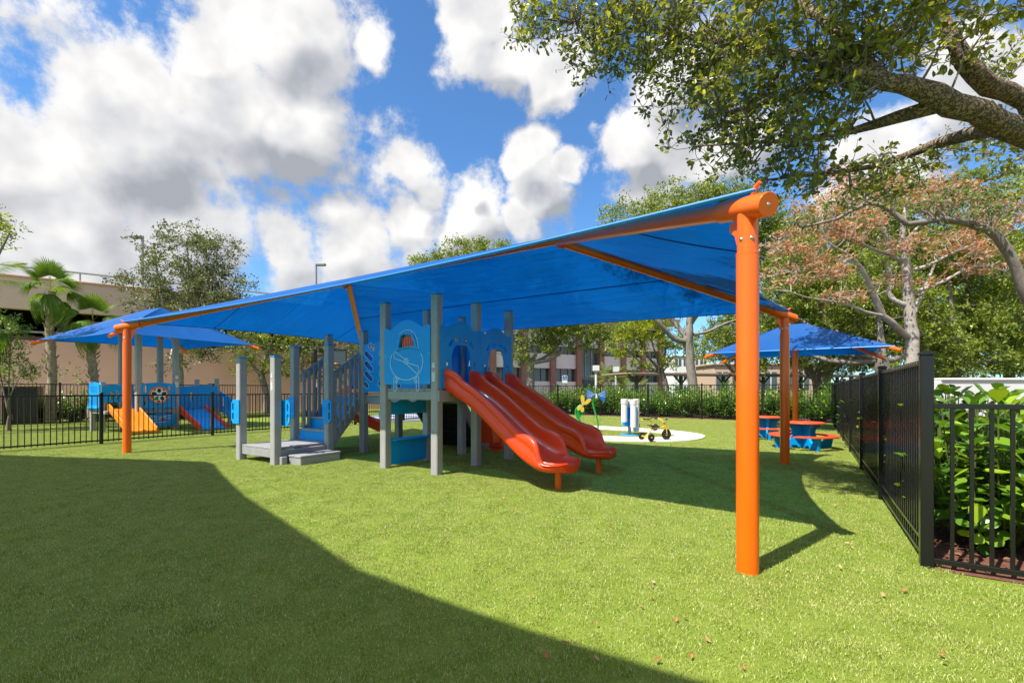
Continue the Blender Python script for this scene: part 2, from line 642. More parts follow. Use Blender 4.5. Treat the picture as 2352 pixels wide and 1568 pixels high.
def fabric_mat(name, top, under, transp):
    m = bpy.data.materials.new(name)
    m.use_nodes = True
    nt = m.node_tree
    t = NT(nt)
    nt.nodes.remove(nt.nodes['Principled BSDF'])
    out = nt.nodes['Material Output']
    tcn = t.n('ShaderNodeTexCoord')
    nz = t.noise(tcn.outputs['Object'], 1.1, 5, 0.55)
    c1 = t.mix(t.maprange(nz, 0.3, 0.7), rgba(top), rgba(tuple(c * 0.86 for c in top)))
    c2 = t.mix(t.maprange(nz, 0.3, 0.7), rgba(under), rgba(tuple(c * 0.86 for c in under)))
    mp = t.n('ShaderNodeMapping')
    mp.inputs['Scale'].default_value = (0.35, 1.6, 1.0)
    t.link(tcn.outputs['Object'], mp.inputs['Vector'])
    bn = t.n('ShaderNodeBump')
    bn.inputs['Strength'].default_value = 0.55
    bn.inputs['Distance'].default_value = 0.10
    t.link(t.noise(mp.outputs[0], 1.7, 4, 0.5, 0.6), bn.inputs['Height'])
    df = t.n('ShaderNodeBsdfDiffuse')
    t.link(bn.outputs[0], df.inputs['Normal'])
    t.link(c1, df.inputs[0])
    tr = t.n('ShaderNodeBsdfTranslucent')
    t.link(c2, tr.inputs[0])
    t.link(bn.outputs[0], tr.inputs['Normal'])
    gl = t.n('ShaderNodeBsdfGlossy')
    gl.inputs['Roughness'].default_value = 0.45
    gl.inputs['Color'].default_value = (0.6, 0.65, 0.75, 1)
    tp = t.n('ShaderNodeBsdfTransparent')
    tp.inputs[0].default_value = (0.09, 0.74, 1.0, 1)
    a = t.n('ShaderNodeMixShader')
    a.inputs[0].default_value = 0.5
    t.link(df.outputs[0], a.inputs[1])
    t.link(tr.outputs[0], a.inputs[2])
    g = t.n('ShaderNodeMixShader')
    fr = t.n('ShaderNodeFresnel')
    fr.inputs[0].default_value = 1.25
    t.link(t.math('MULTIPLY', fr.outputs[0], 0.10), g.inputs[0])
    t.link(a.outputs[0], g.inputs[1])
    t.link(gl.outputs[0], g.inputs[2])
    b = t.n('ShaderNodeMixShader')
    b.inputs[0].default_value = transp
    t.link(g.outputs[0], b.inputs[1])
    t.link(tp.outputs[0], b.inputs[2])
    t.link(b.outputs[0], out.inputs['Surface'])
    MAT[name] = m
    return m


fabric_mat('shade_blue', (0.003, 0.16, 0.62), (0.0004, 0.080, 0.36), 0.08)
material('hem_blue', (0.012, 0.20, 0.66), 0.42, 0.1, 20)
material('seam_blue', (0.003, 0.03, 0.17), 0.7, 0.1, 20)

# ------------------------------------------------------------------ yard axes: everything in the yard is squared to these
P1 = gp(1717, 1312)
AU = Vector((-0.840, 0.5426, 0))
AV = Vector((0.5426, 0.840, 0))
YAW = math.atan2(-0.5426, 0.840)


def UV(u, v, z=0.0):
    return Vector((P1.x + AU.x * u + AV.x * v, P1.y + AU.y * u + AV.y * v, z))


def turf_mat():
    m = bpy.data.materials.new('turf')
    m.use_nodes = True
    t = NT(m.node_tree)
    b = m.node_tree.nodes['Principled BSDF']
    ge = t.n('ShaderNodeNewGeometry')
    pos = ge.outputs['Position']
    big = t.noise(pos, 0.55, 4, 0.6, 0.4)
    mid = t.noise(pos, 5.0, 4, 0.6)
    fine = t.noise(pos, 130.0, 3, 0.7)
    c = t.mix(t.maprange(fine, 0.3, 0.7), (0.090, 0.135, 0.012, 1), (0.225, 0.295, 0.04, 1))
    c = t.mix(t.math('MULTIPLY', t.maprange(big, 0.3, 0.7), 0.35), c, (0.20, 0.30, 0.018, 1))
    c = t.mix(t.math('MULTIPLY', t.maprange(mid, 0.45, 0.7), 0.25), c, (0.36, 0.40, 0.09, 1))
    t.link(c, b.inputs['Base Color'])
    b.inputs['Roughness'].default_value = 0.7
    b.inputs['Specular IOR Level'].default_value = 0.25
    bn = t.n('ShaderNodeBump')
    bn.inputs['Strength'].default_value = 0.6
    bn.inputs['Distance'].default_value = 0.02
    t.link(t.noise(pos, 90.0, 4, 0.7), bn.inputs['Height'])
    t.link(bn.outputs[0], b.inputs['Normal'])
    MAT['turf'] = m
    # blades
    m = bpy.data.materials.new('turf_blade')
    m.use_nodes = True
    t = NT(m.node_tree)
    nt = m.node_tree
    b = nt.nodes['Principled BSDF']
    ge = t.n('ShaderNodeNewGeometry')
    pos = ge.outputs['Position']
    at_ = t.n('ShaderNodeAttribute', attribute_name='lv')
    cr = t.n('ShaderNodeValToRGB')
    for i, (p, c) in enumerate(((0.0, (0.085, 0.160, 0.012)), (0.45, (0.270, 0.350, 0.036)), (0.8, (0.47, 0.52, 0.11)), (0.97, (0.70, 0.68, 0.42)))):
        e = cr.color_ramp.elements[i] if i < 2 else cr.color_ramp.elements.new(p)
        e.position = p
        e.color = rgba(c)
    t.link(at_.outputs['Fac'], cr.inputs[0])
    big = t.noise(pos, 0.55, 4, 0.6, 0.4)
    mid = t.noise(pos, 3.5, 3, 0.6)
    c = t.mix(t.math('MULTIPLY', t.maprange(big, 0.35, 0.65), 0.30), cr.outputs[0], (0.245, 0.365, 0.030, 1))
    c = t.mix(t.math('MULTIPLY', t.maprange(mid, 0.38, 0.66), 0.55), c, (0.52, 0.54, 0.17, 1))
    t.link(c, b.inputs['Base Color'])
    b.inputs['Roughness'].default_value = 0.42
    b.inputs['Specular IOR Level'].default_value = 0.35
    tr = t.n('ShaderNodeBsdfTranslucent')
    t.link(c, tr.inputs[0])
    mx = t.n('ShaderNodeMixShader')
    mx.inputs[0].default_value = 0.25
    t.link(b.outputs[0], mx.inputs[1])
    t.link(tr.outputs[0], mx.inputs[2])
    t.link(mx.outputs[0], nt.nodes['Material Output'].inputs['Surface'])
    MAT['turf_blade'] = m


turf_mat()
material('far_grass', (0.10, 0.15, 0.03), 0.9, 0.25, 0.6, 0.2, 20)
material('mulch', (0.15, 0.06, 0.037), 0.95, 0.45, 30, 0.6, 45)


def sheet(name, poly, z, mat, th=None):
    mb = MB()
    if th:
        mb.prism(poly, z - th, z)
    else:
        mb.add([(x, y, z) for x, y in poly], [tuple(range(len(poly)))])
    o = mb.build(name, mat, None, 0)
    tag(o, kind='structure')
    return o


def uvpoly(*pts):
    return [tuple(UV(u, v).xy) for u, v in pts]


sheet('ground', [(-900, -300), (900, -300), (900, 1500), (-900, 1500)], -0.012, MAT['far_grass'])
# artificial lawn of the two yards (turf runs to the fences)
sheet('lawn', uvpoly((-9, -9), (-9, 0.76), (-1.08, 0.76), (-1.08, 17.85), (13.7, 17.85), (30, 17.85), (30, -9))[::-1], 0.0, MAT['turf'])
sheet('mulch_bed', uvpoly((-9, 0.74), (-9, 20.6), (12.0, 20.6), (12.0, 17.8), (-1.12, 17.8), (-1.12, 0.74))[::-1], 0.006, MAT['mulch'])
# parking lot and drive beyond the hedges
sheet('parking_lot', [(1.0, 40), (70, 40), (70, 62), (1.0, 62)], -0.004, MAT['asphalt'])
# white looped tricycle path with a turf island in it
PATH_C = UV(5.45, 9.35)
PATH = dict(a=3.45, b=2.15, ia=2.15, ib=1.05, oi=(0.55, 0.05))


def path_xy(a, b, ang, off=(0, 0)):
    e = 0.86
    c, s_ = math.cos(ang), math.sin(ang)
    x = a * math.copysign(abs(c) ** e, c) + off[0]
    y = b * math.copysign(abs(s_) ** e, s_) + off[1]
    return PATH_C + Vector((math.cos(YAW) * x - math.sin(YAW) * y, math.sin(YAW) * x + math.cos(YAW) * y, 0))


mb = MB()
NP = 96
vs, fs = [], []
for k in range(NP):
    a = 2 * math.pi * k / NP
    po, pi_ = path_xy(PATH['a'], PATH['b'], a), path_xy(PATH['ia'], PATH['ib'], a, PATH['oi'])
    vs += [(po.x, po.y, 0.026), (pi_.x, pi_.y, 0.026), (po.x, po.y, -0.01), (pi_.x, pi_.y, -0.01)]
for k in range(NP):
    i, j = 4 * k, 4 * ((k + 1) % NP)
    fs += [(i, j, j + 1, i + 1), (i, i + 2, j + 2, j), (i + 1, j + 1, j + 3, i + 3)]
mb.add(vs, fs)
tag(mb.build('path', MAT['concrete_white'], None, 0), kind='structure')


def on_path(x, y, grow=0.0):
    d = Vector((x - PATH_C.x, y - PATH_C.y, 0))
    lx = d.x * math.cos(YAW) + d.y * math.sin(YAW)
    ly = -d.x * math.sin(YAW) + d.y * math.cos(YAW)
    e = 2 / 0.86
    o = (abs(lx) / (PATH['a'] + grow)) ** e + (abs(ly) / (PATH['b'] + grow)) ** e
    i = (abs(lx - PATH['oi'][0]) / (PATH['ia'] - grow)) ** e + (abs(ly - PATH['oi'][1]) / (PATH['ib'] - grow)) ** e
    return o < 1 and i > 1


# sports court (grey with orange key) to the left of the loop path
court_poly = [gp(1122, 944.5), gp(1122, 955.5), gp(985, 966), gp(860, 972), gp(840, 958), gp(960, 944)]
sheet('sports_court', [tuple(p.xy) for p in court_poly], 0.030, MAT['court_grey'], 0.03)
sheet('sports_court_marking', [tuple(gp(*q).xy) for q in ((1100, 949), (1066, 953.5), (1000, 955), (1010, 950), (1060, 948))], 0.034, MAT['court_orange'])
mbl = MB()
cc = gp(905, 958)
mbl.tube([(cc.x + 1.2 * math.cos(a), cc.y + 1.2 * math.sin(a), 0.034) for a in [2 * math.pi * k / 32 for k in range(33)]], 0.03, 4)
tag(mbl.build('sports_court_line', MAT['court_line'], None), kind='structure')

# ------------------------------------------------------------------ turf blades (one mat of plastic grass, nobody could count it)
PATCH = 0.25


def turf_blades():
    nb = 900
    bx = rng.uniform(-PATCH * 0.58, PATCH * 0.58, nb)
    by = rng.uniform(-PATCH * 0.58, PATCH * 0.58, nb)
    h = rng.uniform(0.007, 0.017, nb)
    a = rng.uniform(0, 2 * np.pi, nb)
    ln = np.stack([np.cos(a), np.sin(a)], 1) * (h * rng.uniform(0.25, 1.1, nb))[:, None]
    wa = rng.uniform(0, np.pi, nb)
    wd = np.stack([np.cos(wa), np.sin(wa)], 1) * rng.uniform(0.0010, 0.0019, nb)[:, None]
    base = np.stack([bx, by], 1)
    v = np.zeros((nb, 5, 3))
    v[:, 0, :2] = base - wd
    v[:, 1, :2] = base + wd
    v[:, 2, :2] = base + ln * 0.4 + wd * 0.8
    v[:, 3, :2] = base + ln * 0.4 - wd * 0.8
    v[:, 2, 2] = v[:, 3, 2] = h * 0.62
    v[:, 4, :2] = base + ln
    v[:, 4, 2] = h
    patch = v.reshape(-1, 3)
    idx = np.arange(nb)[:, None] * 5
    tris = np.concatenate([idx + [0, 1, 2], idx + [0, 2, 3], idx + [3, 2, 4]], 0)
    lv = np.tile(rng.uniform(0, 1, nb), 3)
    pts = []
    y = 0.9
    while y < 26:
        half = y * 1.2 + 1.5
        x = -half
        while x < half:
            px, py = x + random.uniform(-0.05, 0.05), y + random.uniform(-0.05, 0.05)
            rel = Vector((px - P1.x, py - P1.y, 0))
            u, w_ = rel.dot(AU), rel.dot(AV)
            if (u > -1.04 or w_ < 0.72) and w_ < 17.7 and not on_path(px, py, 0.13) and not (py > 18.5 and -12 < px < 0.6):
                pts.append((px, py, 0.0))
            x += PATCH
        y += PATCH
    pts = np.array(pts)
    verts = np.concatenate([patch, pts], 0)
    me = np_mesh('turf_blades', verts, tris, MAT['turf_blade'], False, lv)
    fl = me.attributes.new('is_pt', 'BOOLEAN', 'POINT')
    fl.data.foreach_set('value', np.concatenate([np.zeros(len(patch), bool), np.ones(len(pts), bool)]))
    ng = bpy.data.node_groups.new('scatter_turf', 'GeometryNodeTree')
    ng.interface.new_socket('Geometry', in_out='INPUT', socket_type='NodeSocketGeometry')
    ng.interface.new_socket('Geometry', in_out='OUTPUT', socket_type='NodeSocketGeometry')
    gi, go = ng.nodes.new('NodeGroupInput'), ng.nodes.new('NodeGroupOutput')
    na = ng.nodes.new('GeometryNodeInputNamedAttribute')
    na.data_type = 'BOOLEAN'
    na.inputs['Name'].default_value = 'is_pt'
    sp = ng.nodes.new('GeometryNodeSeparateGeometry')
    sp.domain = 'POINT'
    ins = ng.nodes.new('GeometryNodeInstanceOnPoints')
    rv = ng.nodes.new('FunctionNodeRandomValue')
    rv.data_type = 'FLOAT_VECTOR'
    rv.inputs[0].default_value = (0, 0, 0)
    rv.inputs[1].default_value = (0, 0, 6.2832)
    rs = ng.nodes.new('FunctionNodeRandomValue')
    rs.data_type = 'FLOAT_VECTOR'
    rs.inputs[0].default_value = (0.95, 0.95, 0.8)
    rs.inputs[1].default_value = (1.1, 1.1, 1.25)
    L = ng.links.new
    L(gi.outputs[0], sp.inputs['Geometry'])
    L(na.outputs['Attribute'], sp.inputs['Selection'])
    L(sp.outputs['Selection'], ins.inputs['Points'])
    L(sp.outputs['Inverted'], ins.inputs['Instance'])
    L(rv.outputs['Value'], ins.inputs['Rotation'])
    L(rs.outputs['Value'], ins.inputs['Scale'])
    L(ins.outputs[0], go.inputs[0])
    o = link('turf_blades', me)
    md = o.modifiers.new('scatter', 'NODES')
    md.node_group = ng
    tag(o, 'bright green artificial turf blades covering the play yard', 'turf', kind='stuff')


turf_blades()

# ------------------------------------------------------------------ shade sails
def hip_fabric(name, corners, na, nb, zc, zr, sag, parent, sagz=0.06, lift=0.0):
    """corners: 4 eave corners c0 c1 c2 c3 in order; na, nb ridge ends; panels c0-c1 and c2-c3 rest on the ridge"""
    c = [Vector(p) for p in corners]
    cen = sum(c, Vector()) / 4
    na, nb = Vector(na), Vector(nb)
    mb = MB()

    def eave(p, q):
        mid = (p + q) / 2
        inn = Vector((cen.x - mid.x, cen.y - mid.y, 0))
        e = (q - p)
        e.z = 0
        e.normalize()
        inn = (inn - e * inn.dot(e)).normalized()

        def f(t):
            return p.lerp(q, t) + inn * (sag * 4 * t * (1 - t)) + Vector((0, 0, 0.02 * 4 * t * (1 - t)))
        return f
    hems = []
    fns = []
    for (p, q, r0, r1) in ((c[0], c[1], na, nb), (c[1], c[2], nb, nb), (c[2], c[3], nb, na), (c[3], c[0], na, na)):
        ef = eave(p, q)

        def fn(t, s, ef=ef, r0=r0, r1=r1):
            a = r0.lerp(r1, t)
            b = ef(t)
            x = a.lerp(b, s)
            x.z -= sagz * 4 * s * (1 - s) * (4 * t * (1 - t)) ** 0.5
            return x
        mb.grid(fn, 26, 12)
        fns.append(fn)
        hems.append([ef(k / 26) for k in range(27)])
    fab = mb.build(name, MAT['shade_blue'], parent, 40)
    hm = MB()
    for h in hems:
        hm.tube(h, 0.016, 6)
    hm.build('hem', MAT['hem_blue'], fab)
    return fab, fns


def seam(fn, parent, pts):
    mb = MB()
    for path in pts:
        mb.tube([fn(t, s) + Vector((0, 0, -0.006)) for t, s in path], 0.009, 4)
    return mb.build('seam', MAT['seam_blue'], parent)


def main_shade():
    root = thing('shade_structure', 'large blue hip-roofed fabric shade on four orange steel posts over the playset', 'shade canopy', UV(5.64, 2.815), YAW)
    inv = root.matrix_basis.inverted()

    def lc(u, v, z):
        return Vector((-(u - 5.64), v - 2.815, z))
    CO = [(0, 0), (11.28, 0), (10.97, 5.63), (0, 5.63)]
    ZP, ZR = 2.56, 3.60
    A = lc(8.0, 2.815, ZR)
    B = lc(2.95, 2.815, ZR)
    tips = []
    for i, (u, v) in enumerate(CO):
        p = lc(u, v, 0)
        node = B if u < 1 else A
        top = Vector((p.x, p.y, ZP))
        d = (top - node).normalized()
        post = MB()
        post.tube([p + Vector((0, 0, -0.05)), p + Vector((0, 0, 2.23))], 0.074, 32)
        po = post.build('post', MAT['orange_paint'], root)
        el = MB()
        el.tube([p + Vector((0, 0, 2.22)), p + Vector((0, 0, 2.245)), p + Vector((0, 0, ZP - 0.01))], 0.068, 32)
        el.tube([p + Vector((0, 0, 2.226)), p + Vector((0, 0, 2.242))], 0.0752, 32)
        end = top + d * 0.20
        el.tube([top - d * 0.27, end - d * 0.004, end], [0.080, 0.080, 0.077], 32)
        # gusset under the collar
        side = Vector((-d.x, -d.y, 0)).normalized()
        Mg = plane_M(p + Vector((0, 0, ZP - 0.16)) + side * 0.07, side)
        el.prism([(0, 0.10), (0.10, 0.10), (0.105, 0.045), (0.05, 0.0), (0.03, -0.07), (0, -0.09)], -0.008, 0.008, Mg)
        eo = el.build('elbow', MAT['orange_paint'], po)
        bm = [aim(end, d)]
        for sx in (-1, 1):
            q = Vector((sx * 0.5, -0.85, 0)).normalized()
            bm.append(aim(p + q * 0.068 + Vector((0, 0, 2.33)), q))
        studs('bolt', bm, 0.015, MAT['steel'], po)
        rf = MB()
        rf.tube([top - d * 0.25, node + d * 0.05], 0.066, 24)
        rf.build('rafter', MAT['orange_paint'], root)
        # hook holding the fabric corner
        hk = MB()
        hb = top + d * 0.05 + Vector((0, 0, 0.075))
        hk.tube([hb, hb + d * 0.03 + Vector((0, 0, 0.06)), hb + d * 0.07 + Vector((0, 0, 0.09))], [0.022, 0.016, 0.012], 8)
        hk.build('hook', MAT['orange_paint'], root)
        cl = MB()
        cp = top - d * 0.30 + Vector((0, 0, 0.105))
        cl.box((0, 0, 0), (0.10, 0.11, 0.012), 0, 0.003, Matrix.Translation(cp) @ d.to_track_quat('X', 'Z').to_matrix().to_4x4())
        cl.build('corner_clamp', MAT['galv'], root)
        tips.append(top + d * 0.08 + Vector((0, 0, 0.115)))
    rb = MB()
    rb.tube([A, B], 0.052, 20)
    rb.build('ridge_beam', MAT['orange_paint'], root)
    for nd, s_ in ((A, 1), (B, -1)):
        bk = MB()
        Mg = plane_M(nd + Vector((s_ * -0.16, 0, -0.11)), (s_ * 1, 0, 0))
        bk.prism([(-0.02, 0.09), (0.20, 0.09), (0.15, 0.0), (0.05, -0.03), (0.0, 0.01)], -0.009, 0.009, Mg)
        bk.build('ridge_bracket', MAT['orange_paint'], root)
    up = Vector((0, 0, 0.085))
    # order so that the long panels lie on the ridge
    cs = [tips[1], tips[0], tips[3], tips[2]]
    fab, fns = hip_fabric('canopy_fabric', cs, A + up, B + up, 0, 0, 0.36, root)
    seam(fns[2], fab, [[(k / 20, 0.52) for k in range(21)]])
    seam(fns[0], fab, [[(k / 20, 0.5) for k in range(21)]])

    def cross(v):
        s0 = abs(v - 0.5) / 0.5
        return [(0.5 + (v - 0.5) / s_, s_) for s_ in [s0 + (1 - s0) * k / 10 for k in range(11)]]
    for v in (0.27, 0.80):
        seam(fns[1], fab, [cross(v)])
        seam(fns[3], fab, [cross(1 - v)])
    return root


main_shade()


def arm_shade(name, label, corners, apex_z, eave_z, posts, ridge=0.3):
    """smaller sail on cantilever arms"""
    c = [Vector((p[0], p[1], eave_z)) for p in corners]
    cen = sum(c, Vector()) / 4
    root = thing(name, label, 'shade canopy', (cen.x, cen.y, 0))
    c = [p - Vector((cen.x, cen.y, 0)) for p in c]
    ap = Vector((0, 0, apex_z))
    e = ((c[1] - c[0]) + (c[2] - c[3])).normalized() * ridge
    na, nb = ap - e, ap + e
    up = Vector((0, 0, 0.05))
    for i, p in enumerate(c):
        nd = na if i in (0, 3) else nb
        d = (p - nd).normalized()
        rf = MB()
        rf.tube([nd - up * 2.2, p + d * 0.05 - up * 1.5, p + d * 0.16 - up * 1.5], [0.055, 0.055, 0.055], 14)
        r_ = rf.build('rafter', MAT['orange_paint'], root)
        studs('bolt', [aim(p + d * 0.16 - up * 1.5, d)], 0.018, MAT['galv'], r_)
    fab, fns = hip_fabric('canopy_fabric', [c[0], c[1], c[2], c[3]], na + up, nb + up, 0, 0, 0.26, root, 0.05)
    return root, cen


# single-post shade over the picnic tables
cA = Vector((9.35, 15.25))
hu, hv = 2.35, 1.72
cr = [cA + AU.xy * hu - AV.xy * hv, cA - AU.xy * hu - AV.xy * hv, cA - AU.xy * hu + AV.xy * hv, cA + AU.xy * hu + AV.xy * hv]
root, cen = arm_shade('shade_umbrella', 'small blue fabric shade on one orange post above the blue tables', cr, 3.40, 2.47, None, 0.25)
mb = MB()
mb.tube([(0, 0, -0.05), (0, 0, 3.36)], 0.085, 24)
mb.build('post', MAT['orange_paint'], root)
mb = MB()
mb.tube([(0, 0, 2.55), (0, 0, 2.72)], 0.10, 24)
mb.build('collar', MAT['orange_paint'], root)

# shade over the toddler playset in the left yard
cr = [(-14.9, 14.5), (-10.8, 12.5), (-9.05, 16.2), (-12.8, 18.1)]
rootL, cenL = arm_shade('shade_structure', 'low blue fabric shade over the toddler playset behind the left fence', cr, 3.92, 2.85, None, 0.45)

# ------------------------------------------------------------------ main playset
def text_obj(name, body, size, mat, parent, M, align='CENTER', th=0.0006):
    cu = bpy.data.curves.new(name, 'FONT')
    cu.body = body
    cu.size = size
    cu.align_x = align
    cu.align_y = 'CENTER'
    cu.extrude = th
    tmp = bpy.data.objects.new('tmp', cu)
    COL.objects.link(tmp)
    dg = bpy.context.evaluated_depsgraph_get()
    me = bpy.data.meshes.new_from_object(tmp.evaluated_get(dg))
    bpy.data.objects.remove(tmp, do_unlink=True)
    bpy.data.curves.remove(cu)
    me.transform(M)
    me.materials.clear()
    me.materials.append(mat)
    return link(name, me, parent)


POST = 0.135


def square_post(parent, x, y, h, z0=-0.05, s=POST, cap=True):
    mb = MB()
    mb.box((x, y, (h + z0) / 2), (s, s, h - z0), 0, 0.012)
    p = mb.build('post', MAT['post_grey'], parent)
    if cap:
        cb = MB()
        cb.box((x, y, h + 0.010), (s + 0.008, s + 0.008, 0.020), 0, 0.004)
        cb.box((x, y, h + 0.023), (s * 0.45, s * 0.45, 0.008), 0, 0.003)
        cb.build('cap', MAT['cap_blue'], p)
    return p


def scallop(w, zb, zt, kind=0, n=48):
    """board outline, wavy cloud top; x from -w/2 to w/2"""
    pts = [(-w / 2, zb), (w / 2, zb)]
    for k in range(n + 1):
        x = 1 - 2 * k / n
        ax = abs(x)
        y = 0.035 * math.cos((ax - 0.87) / 0.13 * 1.5) if ax > 0.70 else 0.095 * math.cos(ax / 0.70 * 2.05) + 0.045
        if ax > 0.70:
            y = 0.03 * math.cos((ax - 0.88) / 0.18 * 1.7)
        pts.append((x * w / 2, zt + y))
    return pts


def safety_labels(parent, x, y, z, facing=-1):
    """age label and warning label on the front face of a post"""
    M = plane_M((x, y - 0.003, z), (1, 0, 0))
    p = plate('age_label', rrect(0, 0.16, 0.056, 0.082, 0.006), [], 0.004, MAT['label_white'], parent, M, 0.0008)
    text_obj('lettering', '2-5', 0.026, MAT['label_ink'], p, M @ Matrix.Translation((0, 0.172, 0.0026)))
    fr = stroke('border', [rrect(0, 0.16, 0.050, 0.076, 0.005) + [rrect(0, 0.16, 0.050, 0.076, 0.005)[0]], [(-0.016, 0.152), (0.016, 0.152)], [(-0.012, 0.142), (0.012, 0.142)], [(-0.014, 0.196 - 0.004), (0.014, 0.196 - 0.004)]], 0.0011, MAT['label_ink'], p, M @ Matrix.Translation((0, 0, 0.0022)), 4)
    q = plate('warning_label', rrect(0, 0.0, 0.056, 0.165, 0.006), [], 0.004, MAT['label_white'], parent, M, 0.0008)
    plate('heading', rrect(0, 0.066, 0.046, 0.022, 0.002), [], 0.0014, MAT['label_red'], q, M @ Matrix.Translation((0, 0, 0.0022)), 0.0003)
    text_obj('lettering', 'WARNING', 0.009, MAT['label_white'], q, M @ Matrix.Translation((0, 0.066, 0.0034)))
    stroke('print', [[(-0.02, 0.046 - 0.0092 * k), (0.02 - 0.009 * (k % 3 == 2), 0.046 - 0.0092 * k)] for k in range(13)], 0.0011, MAT['label_ink'], q, M @ Matrix.Translation((0, 0, 0.0018)), 4)


def slide(parent, x0, y0, z0, x1, z1, mat, w=0.62, foot=True, skew=0.0):
    """curved chute running along +x; bed leaves the deck at (x0, z0) and levels out at (x1, z1)"""
    root = bpy.data.objects.new('slide', None)
    # bed profile
    prof = []
    N = 46
    for k in range(N + 1):
        t = k / N
        x = x0 + (x1 - x0) * t
        if t < 0.10:
            z = z0 - 0.09 * (t / 0.10) ** 2
            s_ = -0.18 * t * 10
        else:
            q = (t - 0.10) / 0.90
            a = 1 - (1 - q) ** 1.0
            h = 0.5 + 0.5 * math.cos(math.pi * min(1, q * 1.02) ** 0.80)
            z = z1 + (z0 - 0.09 - z1) * (0.42 * h + 0.58 * max(0, 1 - q * 1.18) ** 1.12)
        prof.append(Vector((x, 0, z)))
    hw = w / 2
    vs, fs = [], []
    n = None
    for i, p in enumerate(prof):
        t = i / N
        a = prof[max(0, i - 1)]
        b = prof[min(N, i + 1)]
        tg = (b - a).normalized()
        nm = Vector((-tg.z, 0, tg.x))
        sm = lambda x: max(0.0, min(1.0, x)) ** 2 * (3 - 2 * max(0.0, min(1.0, x)))
        wall = 0.25 + 0.06 * (1 - sm(t / 0.16)) + 0.05 * math.sin(math.pi * sm((t - 0.60) / 0.28))
        wall = wall * (1 - 0.72 * sm((t - 0.78) / 0.12))
        f = 1.0 + 0.20 * sm((t - 0.50) / 0.36)
        if t > 0.90:
            q = (t - 0.90) / 0.10
            f = 1.20 * math.sqrt(max(0.16, 1 - (q * 0.92) ** 3.0))
        dish = 0.035 + (0.03 if t > 0.7 else 0)
        bedlift = 0.0
        if t > 0.94:
            bedlift = 0.02 * ((t - 0.94) / 0.06) ** 2
        sec = [(0, 0), (0.45, 0.004), (0.70, 0.02), (0.82, dish + 0.012), (0.885, 0.45 * wall), (0.90, 0.80 * wall), (0.925, 0.96 * wall), (0.975, wall), (1.05, 0.985 * wall), (1.10, 0.90 * wall), (1.115, 0.76 * wall),
               (1.09, 0.66 * wall), (1.045, 0.60 * wall), (1.035, 0.50 * wall), (1.065, 0.40 * wall), (1.06, 0.12 * wall), (1.02, -0.01), (0.92, -0.040), (0.5, -0.062), (0, -0.066)]
        full = [(-y, z) for y, z in sec[::-1]][:-1] + sec[:-1] if False else None
        right = sec
        left = [(-y, z) for y, z in sec[1:-1]][::-1]
        loop = right + left
        n = len(loop)
        for (y, z) in loop:
            lift = bedlift if abs(y) < 0.8 and z > -0.03 else 0
            vs.append(Vector((p.x, y0 + skew * sm((t - 0.15) / 0.75) + y * hw * f, p.z)) + nm * (z + lift))
    for i in range(N):
        for k in range(n):
            k2 = (k + 1) % n
            fs.append((i * n + k, (i + 1) * n + k, (i + 1) * n + k2, i * n + k2))
    fs.append(tuple(range(n)))
    fs.append(tuple(range(N * n + n - 1, N * n - 1, -1)))
    mb = MB()
    mb.add(vs, fs)
    o = mb.build('slide', mat, parent, 60)
    if foot:
        fm = MB()
        fx = x1 - 0.22
        fm.tube([(fx, y0 + skew, -0.04), (fx, y0 + skew, z1 - 0.02)], 0.042, 18)
        fm.build('support_leg', MAT['orange_paint'], o)
    return o


